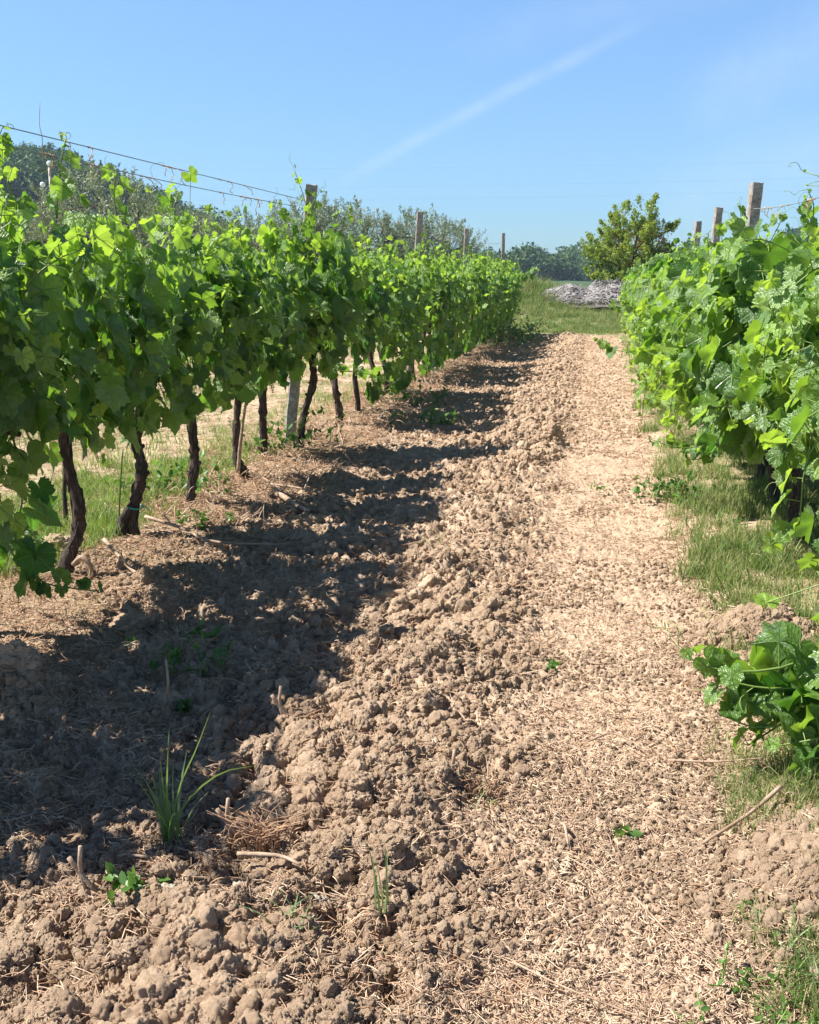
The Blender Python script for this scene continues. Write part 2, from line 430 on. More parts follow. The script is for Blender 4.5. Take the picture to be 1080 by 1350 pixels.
leafmat('vineleaf', (.034, .115, .020), (.28, .47, .07), (.075, .26, .014), (.55, .80, .06), .44, rough=.32, spec=.75, residue_glint=.36)
leafmat('oliveleaf', (.22, .26, .17), (.42, .45, .35), (.14, .19, .06), (.28, .34, .14), .25, False, .45)
leafmat('bushleaf', (.11, .21, .03), (.34, .40, .06), (.26, .42, .03), (.60, .60, .07), .38, False)
leafmat('redleaf', (.20, .08, .03), (.30, .14, .04), (.35, .12, .04), (.45, .2, .05), .38, False)
leafmat('grassblade', (.10, .20, .075), (.26, .36, .15), (.18, .32, .08), (.34, .42, .08), .35, False, .5)
leafmat('weedleaf', (.05, .14, .025), (.13, .24, .05), (.10, .26, .03), (.25, .42, .05), .35, False)
leafmat('woodleaf', (.045, .095, .035), (.09, .15, .05), (.04, .09, .02), (.08, .14, .03), .2, False, .7, .2)
leafmat('shootgreen', (.14, .22, .05), (.22, .32, .07), (.2, .3, .05), (.3, .4, .06), .12, False, .5)
# grass with straw mixed through by instance
m, q = newmat('fieldgrass')
rr = q.n('ShaderNodeObjectInfo').outputs['Random']; r = q.attr('rnd')
f = q.m('ADD', q.m('MULTIPLY', rr, .6), q.m('MULTIPLY', r, .4))
c = q.ramp(f, [(.15, (.07, .15, .03)), (.42, (.15, .22, .06)), (.58, (.27, .30, .12)), (.75, (.48, .40, .22))])
p = q.n('ShaderNodeBsdfPrincipled', Base_Color=c, Roughness=.6); p.inputs['Specular IOR Level'].default_value = .3
mx = q.n('ShaderNodeMixShader', i0=.35, i1=p, i2=q.n('ShaderNodeBsdfTranslucent', Color=q.mix(.4, c, (.3, .4, .05))))
q.n('ShaderNodeOutputMaterial', Surface=mx)

m, q = newmat('lushgrass')
rr = q.n('ShaderNodeObjectInfo').outputs['Random']; r = q.attr('rnd')
f = q.m('ADD', q.m('MULTIPLY', rr, .6), q.m('MULTIPLY', r, .4))
c = q.ramp(f, [(.15, (.07, .17, .025)), (.5, (.16, .27, .05)), (.72, (.26, .34, .09)), (.88, (.48, .42, .22))])
p = q.n('ShaderNodeBsdfPrincipled', Base_Color=c, Roughness=.55)
mx = q.n('ShaderNodeMixShader', i0=.4, i1=p, i2=q.n('ShaderNodeBsdfTranslucent', Color=q.mix(.5, c, (.35, .5, .05))))
q.n('ShaderNodeOutputMaterial', Surface=mx)

build_terrain()
def gz(x, y, d=True): return ground_z(np.atleast_1d(np.float64(x)), np.atleast_1d(np.float64(y)), d)
def gz1(x, y): return float(gz(x, y, False)[0])

# ------------------------------------------------------------------ vine leaf templates
def leaf_template(n, teeth, seed):
    rg = np.random.default_rng(seed)
    A = np.radians([0, 14, 28, 40, 52, 68, 84, 96, 108, 124, 142, 158, 172]); Rr = np.array([1.0, .88, .74, .80, .90, .80, .68, .70, .76, .70, .66, .58, .30])
    Rr = Rr * (1 + .05*rg.normal(size=len(Rr)))
    a = np.linspace(-172, 172, n); rad = np.interp(np.abs(np.radians(a)), A, Rr)
    if teeth: rad = rad * (1 + np.where(np.arange(n) % 2 == 0, .055, -.055)) * (1 + .03*rg.normal(size=n))
    ar = np.radians(a); X = rad*np.sin(ar); Y = rad*np.cos(ar)
    mids = np.array([0.5]) if n > 20 else np.array([])
    rings = [np.stack([X*k, Y*k], -1) for k in (list(mids) + [1.0])]
    P = np.vstack([[[0, 0]]] + rings)
    fold, cup, wav, ph = rg.uniform(.05, .6), rg.uniform(-.45, .15), rg.uniform(.07, .19), rg.uniform(0, 6)
    rr = np.hypot(P[:, 0], P[:, 1]); aa = np.arctan2(P[:, 0], P[:, 1])
    Z = fold*np.abs(P[:, 0]) + cup*rr**2 + wav*rr**2*np.sin(5*aa+ph) - .25*np.maximum(P[:, 1], 0)**2*rg.uniform(0, 1)
    V = np.column_stack([P, Z]); F = []
    k = np.arange(n-1); F.append(np.stack([np.zeros(n-1, int), 1+k+1, 1+k], -1))
    if len(mids): F.append(np.stack([1+k, 1+k+1, 1+n+k+1, 1+n+k], -1))
    return V, F, P
HI = [leaf_template(37, True, i) for i in range(7)]
LO = [leaf_template(15, False, 20+i) for i in range(6)]

def put_leaves(acc, lv, P, T, N, s, youth, rg, petiole=None):
    M_ = frames(T, N); k = rg.integers(0, len(lv), len(P)); rnd = rg.random(len(P))
    for i, (V, F, uv) in enumerate(lv):
        w_ = np.where(k == i)[0]
        if not len(w_): continue
        s3 = np.stack([s[w_]*rg.uniform(.85, 1.1, len(w_)), s[w_], s[w_]*rg.uniform(.5, 1.5, len(w_))], -1)
        VV, FF = inst(V, F, P[w_], M_[w_], s3); n = len(V)
        acc.add(VV, FF, uv=np.tile(np.column_stack([uv, np.zeros(n)]), (len(w_), 1)), youth=np.repeat(youth[w_], n), rnd=np.repeat(rnd[w_], n))

def grow(rg, start, d0, length, step, grav, up, rand=.12):
    P = [np.array(start, float)]; d = np.array(d0, float)
    n = int(length/step)
    for i in range(n):
        f = i/n; d = d + rg.normal(size=3)*rand*.5 + np.array([0, 0, up*(1-f) - grav*f*1.0])*step*6
        d /= np.linalg.norm(d); P.append(P[-1] + d*step)
    return np.array(P)

def leaves_on(rg, path, side_bias, size, young_tip=True, every=1, zlow=None):
    """alternate leaves along a shoot; returns P,T,N,s,youth, petioles"""
    n = len(path); idx = np.arange(1, n, every); f = idx/n
    base = path[idx]; tan = nrm(np.gradient(path, axis=0))[idx]
    m = len(idx)
    out = rg.normal(size=(m, 3))*.7 + np.array([side_bias, 0, .25]); out = nrm(out - (out*tan).sum(1, keepdims=True)*tan*.7)
    s = size * (1.08 - .75*np.maximum(f-.45, 0)/.55) * rg.uniform(.6, 1.22, m)
    pet = base + out*(s*rg.uniform(.5, .95, m))[:, None]
    N = nrm(out*np.array([.8, .45, 0]) + np.array([0, 0, .55]) + rg.normal(size=(m, 3))*.38)
    T = nrm(out*.6 + np.array([0, 0, -.85]) + rg.normal(size=(m, 3))*.35)
    youth = np.clip(np.maximum(f-.5, 0)*1.7 + rg.normal(size=m)*.08, 0, 1)
    return pet, T, N, s, youth, base

def tendril(rg, p, size=.12):
    n = 14; t = np.linspace(0, 1, n); d = nrm(rg.normal(size=3)*[1, 1, .6] + [0, 0, .3])
    u = nrm(np.cross(d, rg.normal(size=3))); v = np.cross(d, u); c = t**2*size*.25
    return p + d*(t*size)[:, None] + c[:, None]*(np.cos(t*9)[:, None]*u + np.sin(t*9)[:, None]*v)

def make_vine_meshes(rg, hi, width, bias, top, nup=10, ndroop=9, wall=130, low=.62, rich=1.0, lean=0.0, trunk=None, clear=(-9, 0), young=0.0, yr=.36, arch=0.0):
    """returns dict of Acc: trunk, shoots, foliage, tendrils (local, base at origin, row along y)"""
    lv = HI if hi else LO; A = dict(trunk=Acc(), shoots=Acc(), foliage=Acc(), tendrils=Acc())
    # trunk
    tp = trunk or [(0, 0, -.06), (.02, -.02, .12), (rg.normal()*.03, rg.normal()*.04, .33), (rg.normal()*.03, rg.normal()*.05, .52), (0, 0, .72)]
    n = 34 if hi else 9; P = spline(tp, n); f = np.linspace(0, 1, n)
    r = (.031 - .007*f) * (1 + .5*np.exp(-(f/.1)**2) + .3*np.exp(-((f-1)/.1)**2)) * (1 + .10*rg.normal(size=n))
    A['trunk'].add(*tube(P, r, 16 if hi else 7, True, .11 if hi else .05, rg))
    if hi:      # shreds of peeling bark and old pruning knots
        for _ in range(16):
            i0 = rg.integers(0, n-9); m_ = rg.integers(5, 9); an = rg.uniform(0, 6.28); k_ = np.arange(m_)
            off = np.stack([np.cos(an+.1*k_), np.sin(an+.1*k_), 0*k_], -1)*(r[i0:i0+m_, None]*(1.0 + .25*(k_[:, None]/m_)**2*rg.random()))
            A['trunk'].add(*tube(P[i0:i0+m_] + off, np.linspace(.005, .002, m_), 4, True, .2, rg))
        for _ in range(3):
            i0 = rg.integers(3, n-3); an = rg.uniform(0, 6.28); d_ = np.array([np.cos(an), np.sin(an), .4]); A['trunk'].add(*tube(P[i0] + np.outer([.3, .8, 1.2, 1.45], d_)*r[i0], np.array([.9, .75, .6, .45])*r[i0]*.7, 8, True, .12, rg))
    top_p = P[-1]
    for sgn in (-1, 1):
        arm = spline([top_p - [0, 0, .03], top_p + [rg.normal()*.02, sgn*.14, .05], top_p + [rg.normal()*.03, sgn*.42, .03+rg.normal()*.02]], 9)
        A['trunk'].add(*tube(arm, np.linspace(.022, .013, 9), 8 if hi else 5, True, .08, rg))
    L = []
    step = .065
    for i in range(nup + ndroop):
        y0 = rg.uniform(-1, 1)*yr; x0 = rg.normal()*.03
        if i < nup:
            d = np.array([rg.normal()*.28 + bias*.15, rg.normal()*.25, 1.0]); ln = (top - .78) * rg.uniform(.7, 1.3)
            P = grow(rg, (x0, y0, .76), d/np.linalg.norm(d), ln, step, .55, .10)
            sb = np.sign(rg.normal()+bias)*.35
        else:
            sd = 1 if rg.random() < .5 + .25*bias else -1
            z0 = rg.uniform(.75, 1.25)
            d = np.array([sd*rg.uniform(.5, 1.0), rg.normal()*.4, rg.uniform(.3, 1.0)])
            ln = rg.uniform(.45, .9) * (width/.42)
            P = grow(rg, (x0, y0, z0), d/np.linalg.norm(d), ln, step, 1.6, .0)
            P[:, 2] = np.maximum(P[:, 2], low - .15 + .1*rg.random()); sb = sd*.8
        P[:, 0] = np.clip(P[:, 0], -width*1.25, width*1.25)
        A['shoots'].add(*tube(P, np.linspace(.0045, .0018, len(P)), 5 if hi else 3, False), youth=.3, rnd=rg.random())
        L.append(leaves_on(rg, P, sb, .088*rich))
        if rg.random() < .6 or i < nup*.5:
            if hi: A['shoots'].add(*tube(tendril(rg, P[-1], rg.uniform(.08, .2)), .0012, 3, False), youth=.9, rnd=.5)
    # laterals: small younger leaves beside
    base = np.concatenate([l[0] for l in L]); m = int(len(base)*.65); pick = rg.choice(len(base), m)
    pet = base[pick] + rg.normal(size=(m, 3))*.07; s = rg.uniform(.022, .055, m)
    L.append((pet, nrm(rg.normal(size=(m, 3)) + [0, 0, -.4]), nrm(rg.normal(size=(m, 3)) + [0, 0, .5]), s, rg.uniform(.1, .9, m), base[pick]))
    # outer wall of big leaves
    sd = np.where(rg.random(wall) < .5 + .2*bias, 1, -1); z = rg.uniform(low, top*.93, wall)
    P_y = rg.uniform(-1, 1, wall)*(yr+.03); z = low + (z-low)*(1 - .22*(P_y/yr)**2)
    prof = width*(.55 + .45*np.sin(np.clip((z-low)/(top-low), 0, 1)*np.pi))
    P = np.stack([sd*prof*rg.uniform(.55, 1.0, wall), P_y, z], -1)
    out = np.stack([sd*1.0, rg.normal(size=wall)*.4, np.full(wall, .1)], -1)
    N = nrm(out + np.array([0, 0, .45]) + rg.normal(size=(wall, 3))*.32); T = nrm(out*.25 + [0, 0, -1] + rg.normal(size=(wall, 3))*.3)
    fz = (z-low)/(top-low)
    L.append((P, T, N,   .088*rich*rg.uniform(.5, 1.22, wall), np.clip(.9*np.maximum(fz-.55, 0)/.45 + rg.normal(size=wall)*.08, 0, 1), P - out*.06 + [0, 0, .05]))  # paler tint toward the top: young growth plus painted sunlight
    pet, T, N, s, yth, bs = [np.concatenate([l[i] for l in L]) for i in range(6)]
    ok = (pet[:, 2] > .1) & ~((pet[:, 0] < .05*rg.normal(size=len(pet))+clear[0]) & (pet[:, 2] < clear[1] + arch*np.minimum((pet[:, 1]/.4)**2, 1.3) + .1*rg.normal(size=len(pet))))
    yth = np.clip(yth + young, 0, 1)  # shifts the whole vine to paler leaf tint, partly sunlit yellow painted in
    pet, T, N, s, yth, bs = [a[ok] for a in (pet, T, N, s, yth, bs)]
    put_leaves(A['foliage'], lv, pet, T, N, s, yth, rg)
    if hi:   # petioles
        tv, tf = tube(np.array([[0, 0, 0], [0, .5, .06], [0, 1, 0]]), 1.0, 3, False)
        tv = tv * [1, 1, 1]; d = pet - bs; ln = np.linalg.norm(d, axis=1)
        tv2 = np.array(tv); tv2[:, [0, 2]] *= .0016
        M_ = frames(d, np.tile([.1, .2, .97], (len(d), 1)))
        V = np.einsum('nij,nkj->nki', M_, tv2[None]*np.stack([np.ones_like(ln), ln, np.ones_like(ln)], -1)[:, None]) + bs[:, None]
        off = (np.arange(len(d))*len(tv2))[:, None, None]
        A['shoots'].add(V.reshape(-1, 3), [(f[None]+off).reshape(-1, f.shape[1]) for f in tf if len(f)], youth=.6, rnd=.5)
    return A

def grape_clusters(e, rg, n=2):
    bv, bf = tube(np.array([(0, 0, -1), (0, 0, -.6), (0, 0, .1), (0, 0, .7), (0, 0, 1)]), [.05, .8, 1, .7, .05], 6)
    for _ in range(n):
        a = Acc(); c_ = np.array([rg.uniform(.12, .34), rg.uniform(-.35, .35), rg.uniform(.68, 1.0)]); m = 38; t = rg.random(m)
        P = c_ + np.stack([rg.normal(size=m)*.016*(1.2-t), rg.normal(size=m)*.016*(1.2-t), -t*.11], -1)
        V, F = inst(bv, [f for f in bf], P, np.tile(np.eye(3), (m, 1, 1)), rg.uniform(.0035, .0055, m)); a.add(V, F, youth=.6, rnd=.5)
        a.add(*tube(np.array([c_ + [0, 0, .06], c_, c_ - [0, 0, .1]]), .0018, 4), youth=.6, rnd=.5); a.build('grape_cluster', M['shootgreen'], e)
def vine_thing(A, loc, rz, label, group, hi=True):
    e = empty('grapevine', loc, rz)
    tag(e, label, 'grapevine', group)
    A['trunk'].build('trunk', M['bark'], e)
    A['shoots'].build('shoots', M['shootgreen'], e)
    A['foliage'].build('foliage', M['vineleaf'], e)
    return e

def custom_shoot(parent, pts, size, rg, every=1, side=0, youth=None, r0=.005, tend=1, lv=None, step_n=None, shift=None):
    """a long trailing shoot given in world points, built as parts of the vine it grows from"""
    if shift: pts = [tuple(np.array(p_) + np.array(shift)*(k_/(len(pts)-1))) for k_, p_ in enumerate(pts)]
    L = np.linalg.norm(np.diff(np.array(pts), axis=0), axis=1).sum(); n = step_n or max(5, int(L/.048)); P = spline(pts, n)
    off = np.array(parent.location); c, s_ = math.cos(-parent.rotation_euler[2]), math.sin(-parent.rotation_euler[2])
    rot = np.array([[c, -s_, 0], [s_, c, 0], [0, 0, 1]])
    P = (P - off) @ rot.T
    a = Acc(); a.add(*tube(P, np.linspace(r0, .002, n), 6, True), youth=.4, rnd=.5)
    pet, T, N, s, y, bs = leaves_on(rg, P, side, size, every=every)
    if youth is not None: y = np.clip(y*.5 + youth, 0, 1)
    for p_, b_ in zip(pet, bs): a.add(*tube(np.array([b_, (b_+p_)/2+[0, 0, .006], p_]), .0016, 4, False), youth=.7, rnd=.5)
    for i in range(tend): a.add(*tube(tendril(rg, P[-1-i*2], .12), .0013, 4, False), youth=.9, rnd=.5)
    a.build('trailing_shoot', M['shootgreen'], parent)
    f = Acc(); put_leaves(f, lv or HI, pet, T, N, s, y, rg); f.build('shoot_leaves', M['vineleaf'], parent)

# ------------------------------------------------------------------ left row
LG = 'grapevines of the left row'; RG = 'grapevines of the right row'
near_left = [
 (-2.36, 2.32, 'very first vine of left row beyond the left frame edge, seen only by its shadow', None),
 (-2.36, 3.0, 'nearest vine of left row, outside the frame, casting the foreground shade', None),
 (-2.34, 3.55, 'vine cut by left frame edge, its dark leaves hanging lowest of the row', None),
 (-2.32, 4.35, 'vine with leaning dark trunk and pale curled root at its foot, leftmost whole trunk', [(-.03, -.02, -.08), (-.02, 0, .06), (.045, 0, .20), (.05, .01, .34), (.02, 0, .5), (.01, 0, .74)]),
 (-2.38, 5.15, 'vine with crooked knotty trunk and a green tie band near its foot', [(0, 0, -.08), (.0, 0, .05), (.03, 0, .2), (.065, .01, .36), (.05, 0, .5), (.10, 0, .74)]),
 (-2.37, 5.97, 'vine with slim straight dark trunk, third trunk from left frame edge', [(-.02, 0, -.08), (0, 0, .08), (.03, 0, .25), (.02, .01, .45), (.0, 0, .74)]),
 (-2.36, 6.79, 'vine with thin trunk bent at its foot and a pale split cane against it', [(.07, 0, -.08), (.05, 0, .04), (0, .01, .14), (.01, 0, .4), (.06, 0, .74)]),
 (-2.47, 7.72, 'vine with thick dark upright trunk just left of leaning grey post', [(-.02, 0, -.08), (0, .01, .1), (.01, 0, .4), (.03, 0, .74)]),
 (-2.27, 8.12, 'vine with reddish trunk leaning right beside the leaning grey post', [(-.03, 0, -.08), (-.02, 0, .08), (.02, 0, .3), (.10, 0, .55), (.09, 0, .74)]),
 (-2.36, 9.7, 'bushy vine standing just beyond the leaning grey post of left row', None),
]
left_vines = []
for i, (x, y, lab, tr) in enumerate(near_left):
    rg = np.random.default_rng(199+i)
    A = make_vine_meshes(rg, True, .42, .15, 1.69 + [.05, 0, 0, .06, -.06, .04, -.10, .03, .16, -.04][i] - (.06 if i < 6 else 0), nup=10, ndroop=10, wall=200, rich=1.12, trunk=tr, clear=(.17, .86), young=.2, arch=.52, yr=.32)
    left_vines.append(vine_thing(A, (x, y, gz1(x, y)), 0, lab, LG))
lowL = []
for i in range(5):
    rg = np.random.default_rng(300+i)
    lowL.append(make_vine_meshes(rg, False, .46, .2, 1.70, nup=10, ndroop=11, wall=200, low=.16, rich=1.10, clear=(.05, .5), young=.22, arch=.4))
ys = np.array([y for y in np.arange(10.5, 26.9, .84) if not (12.9 < y < 13.7 or 17 < y < 17.8)]); protoL = []
for j, y in enumerate(ys):
    x = -2.36 + .03*math.sin(j*2.1)
    if y < 13.6: lab = 'green vine in the unbroken hedge between first and second left posts'
    elif y < 18.9: lab = 'green vine in the unbroken hedge between second and third left posts'
    elif y < 26.2: lab = 'distant vine in the hedge between third and fourth left posts'
    else: lab = 'last vine of left row, a shoot reaching toward the grassy bank'
    k = j % 5
    if j < 5:
        e = vine_thing(lowL[k], (x, y, gz1(x, y)), 0, lab, LG, False); protoL.append(e)
    else:
        e = copy_thing(protoL[k]); e.location = (x, y, gz1(x, y)); e.rotation_euler = (0, 0, 0 if (j//5) % 2 else 0)
        e.scale = (1.05 - .15*((j*3) % 4)/4, 1, (.92 if j < 3 else .95) + .16*((j*7) % 5)/5); e['label'] = lab
    left_vines.append(e)
left_vines.pop(0)
for v_ in left_vines[1:8]: grape_clusters(v_, np.random.default_rng(int(v_.location[1]*100)))
rg = np.random.default_rng(401)
custom_shoot(left_vines[1], [(-2.25, 3.6, .95), (-2.22, 3.6, .62), (-2.16, 3.58, .36), (-2.03, 3.56, .24), (-1.92, 3.55, .22), (-1.80, 3.55, .21)], .088, rg, side=.3, youth=0.0)
custom_shoot(left_vines[1], [(-2.2, 3.7, .9), (-2.18, 3.75, .55), (-2.25, 3.75, .35), (-2.32, 3.72, .28)], .085, rg, side=.2, youth=0.0)
# tall shoots standing above the canopy
for vi, pts in [(2, [(-2.3, 4.4, 1.6), (-2.27, 4.4, 1.8), (-2.22, 4.38, 1.93)]), (2, [(-2.36, 4.2, 1.6), (-2.4, 4.15, 1.85), (-2.35, 4.1, 1.93)]),
                (4, [(-2.35, 6.0, 1.55), (-2.4, 5.95, 1.75), (-2.35, 5.9, 1.84)]), (6, [(-2.3, 8.0, 1.5), (-2.2, 8.1, 1.8), (-2.1, 8.15, 2.0)]),
                (7, [(-2.2, 8.2, 1.45), (-2.2, 8.22, 1.7), (-2.25, 8.25, 1.95), (-2.33, 8.25, 2.18)]), (7, [(-2.4, 8.2, 1.4), (-2.3, 8.2, 1.6), (-2.3, 8.2, 1.8)]), (7, [(-2.3, 8.15, 1.4), (-2.2, 8.15, 1.65), (-2.15, 8.2, 1.9)]), (7, [(-2.5, 8.2, 1.4), (-2.42, 8.15, 1.62), (-2.38, 8.2, 1.75)]), (7, [(-2.2, 8.3, 1.5), (-2.02, 8.4, 1.75), (-1.92, 8.4, 1.9)]),
                (3, [(-2.38, 5.2, 1.5), (-2.4, 5.2, 1.75), (-2.33, 5.1, 1.86)]), (1, [(-2.34, 3.8, 1.55), (-2.33, 3.85, 1.75), (-2.25, 3.9, 1.88)])]:
    custom_shoot(left_vines[vi], pts, .062, rg, youth=.45, tend=3)
custom_shoot(left_vines[7], [(-2.2, 8.5, .62), (-2.0, 8.6, .60), (-1.8, 8.7, .56), (-1.65, 8.7, .50)], .075, rg, side=.3, youth=.3)
custom_shoot(left_vines[-1], [(-2.0, 26.2, 1.25), (-1.7, 26.1, 1.3), (-1.5, 26, 1.4), (-1.3, 26, 1.45)], .11, rg, youth=.25, lv=LO)
# small parts on single trunks
def tie_band(v, z, x):
    a = Acc(); t = np.linspace(0, 6.28, 20); P = np.stack([x + .040*np.cos(t), .040*np.sin(t), z + .004*np.sin(2*t)], -1)
    a.add(*tube(P, .004, 5)); a.add(*tube(np.array([[x+.04, 0, z], [x+.07, -.02, z+.01], [x+.09, -.02, z-.01]]), .003, 5)); a.build('tie_band', M['tie'], v)
tie_band(left_vines[3], .15, .02)
a = Acc(); a.add(*tube(spline([(.03, -.03, .06), (.08, -.05, .10), (.12, -.05, .06), (.115, -.05, -.03)], 12), np.linspace(.013, .010, 12), 8, True, .05, rg)); a.build('root_curl', M['cane_dry'], left_vines[2])
a = Acc(); a.add(*tube(spline([(.02, -.04, .05), (.05, -.04, .3), (.12, -.05, .66)], 12), np.linspace(.014, .008, 12), 7, True, .08, rg)); a.build('split_cane', M['cane_dry'], left_vines[5])
a = Acc(); a.add(*tube(spline([(-.035, -.03, -.03), (-.05, -.03, .05), (-.02, -.03, .12), (.015, -.02, .17)], 12), np.linspace(.035, .016, 12), 9, True, .1, rg)); a.build('trunk_knot', M['bark'], left_vines[3])

# ------------------------------------------------------------------ right row
right_pos = [(1.06, 3.0, .40), (1.04, 3.85, .34), (1.02, 4.65, .42), (1.00, 5.49, .56), (1.04, 6.35, .64), (1.10, 7.2, .70), (1.14, 8.05, .72), (1.16, 8.95, .70)]
rlab = ['nearest right vine, a low leafy sprig spilling onto the path from frame edge', 'right vine at frame edge with narrow leaves hanging over the grass',
        'right vine at frame edge above the pale soil mound', 'right vine whose short dark trunk stands in dry grass',
        'right vine with a low shoot reaching left over the path', 'right vine with yellow green backlit leaves just before tall grey post',
        'right vine directly in front of tall grey post', 'right vine wrapping the foot of tall grey post']
right_vines = []
for i, ((x, y, wd), lab) in enumerate(zip(right_pos, rlab)):
    rg = np.random.default_rng(500+i)
    A = make_vine_meshes(rg, True, wd, -.5, (1.27 if i < 4 else 1.52) + .08*math.sin(i*2.3), nup=14, ndroop=15, wall=int(135*wd/.45), low=[.7, .62, .62, .52, .46, .44, .42, .40][i], rich=1.08, young=.30, yr=.42)
    right_vines.append(vine_thing(A, (x, y, gz1(x, y)), 0, lab, RG))
lowR = [make_vine_meshes(np.random.default_rng(600+i), False, .70, -.5, 1.60, nup=11, ndroop=12, wall=240, low=.30, rich=1.12, young=.30, yr=.44) for i in range(5)]
protoR = []
for j, y in enumerate(np.arange(9.8, 26.5, .88)):
    x = 1.18 + .03*math.sin(j*1.7)
    lab = ('vine in the right hedge between tall grey post and the first brown post' if y < 12.2 else
           'vine in the right hedge between the two farther brown posts' if y < 14.3 else 'vine at the far end of right hedge near the bush')
    if j < 5: e = vine_thing(lowR[j], (x, y, gz1(x, y)), 0, lab, RG, False); protoR.append(e)
    else:
        e = copy_thing(protoR[j % 5]); e.location = (x, y, gz1(x, y)); e.scale = (.85, 1, .92 + .1*((j*3) % 4)/4); e['label'] = lab
    right_vines.append(e)
rg = np.random.default_rng(701)
V0 = right_vines[0]
custom_shoot(V0, [(.95, 3.0, .75), (.86, 2.9, .50), (.72, 2.82, .36), (.56, 2.8, .31), (.40, 2.8, .34), (.31, 2.8, .42)], .088*1.08, rg, shift=(-.05, 0, -.05), side=-.2, youth=.32)
custom_shoot(V0, [(.95, 3.0, .7), (.84, 2.85, .42), (.68, 2.78, .27), (.52, 2.76, .22), (.42, 2.78, .25)], .092*1.08, rg, shift=(-.05, 0, -.05), side=-.2, youth=.05)
custom_shoot(V0, [(.7, 2.85, .42), (.55, 2.8, .36), (.42, 2.78, .36), (.34, 2.78, .40)], .08*1.08, rg, shift=(-.05, 0, -.05), side=-.2, youth=.35)
custom_shoot(V0, [(.98, 2.9, .7), (.88, 2.75, .40), (.76, 2.7, .22), (.62, 2.7, .17)], .09*1.08, rg, shift=(-.05, 0, -.05), side=-.1, youth=.0)
for pts in ([(1.0, 3.1, .8), (.85, 3.0, .55), (.72, 2.95, .38), (.62, 2.95, .36)], [(.92, 2.9, .6), (.78, 2.82, .38), (.62, 2.8, .30), (.46, 2.82, .30)],
            [(.95, 2.8, .6), (.82, 2.72, .34), (.68, 2.7, .24), (.56, 2.72, .20)], [(.9, 2.95, .55), (.74, 2.86, .33), (.60, 2.84, .22), (.50, 2.8, .16)],
            [(.95, 2.7, .5), (.8, 2.65, .3), (.70, 2.64, .24)]):
    custom_shoot(V0, pts, .088*1.08, rg, shift=(-.05, 0, -.05), side=-.15, youth=.3)
custom_shoot(right_vines[2], [(.95, 4.6, 1.2), (.86, 4.5, .95), (.80, 4.45, .72), (.79, 4.4, .55)], .085, rg, side=-.2, youth=.1)
custom_shoot(right_vines[2], [(.95, 4.4, 1.4), (.88, 4.3, 1.3), (.82, 4.25, 1.1), (.80, 4.2, .9)], .085, rg, side=-.2, youth=.2)
custom_shoot(right_vines[1], [(.95, 4.0, 1.3), (.85, 3.95, 1.1), (.78, 3.95, .9), (.76, 3.9, .75)], .085, rg, side=-.2, youth=.15)
custom_shoot(right_vines[1], [(1.0, 3.85, .9), (.88, 3.8, .62), (.82, 3.8, .42), (.81, 3.8, .24)], .075, rg, side=-.1, youth=.15)
custom_shoot(right_vines[4], [(.85, 6.3, .62), (.68, 6.25, .44), (.50, 6.2, .40), (.33, 6.2, .45)], .08, rg, side=-.1, youth=.1)
custom_shoot(right_vines[4], [(.8, 6.1, .65), (.66, 6.05, .40), (.52, 6.0, .36)], .085, rg, side=-.1, youth=.1)
custom_shoot(right_vines[10], [(.6, 11, .7), (.4, 11, .62), (.15, 11, .66), (.0, 11, .74)], .09, rg, youth=.35, lv=HI)
custom_shoot(right_vines[7], [(.6, 9, .8), (.42, 9, .95), (.25, 9, 1.12), (.10, 9, 1.14)], .07, rg, youth=.4)
for vi, pts in [(4, [(1.1, 6.3, 1.4), (1.15, 6.3, 1.7), (1.1, 6.25, 1.82)]), (2, [(.98, 4.8, 1.2), (1.02, 4.8, 1.42), (1.0, 4.78, 1.52)]),
                (6, [(1.1, 8.3, 1.45), (1.02, 8.3, 1.75), (1.0, 8.3, 1.88)]), (7, [(1.25, 8.9, 1.5), (1.36, 8.8, 1.75), (1.38, 8.8, 1.84)]),
                (3, [(1.0, 5.4, 1.2), (1.1, 5.35, 1.4), (1.16, 5.3, 1.5)])]:
    custom_shoot(right_vines[vi], pts, .06, rg, youth=.45, tend=3)

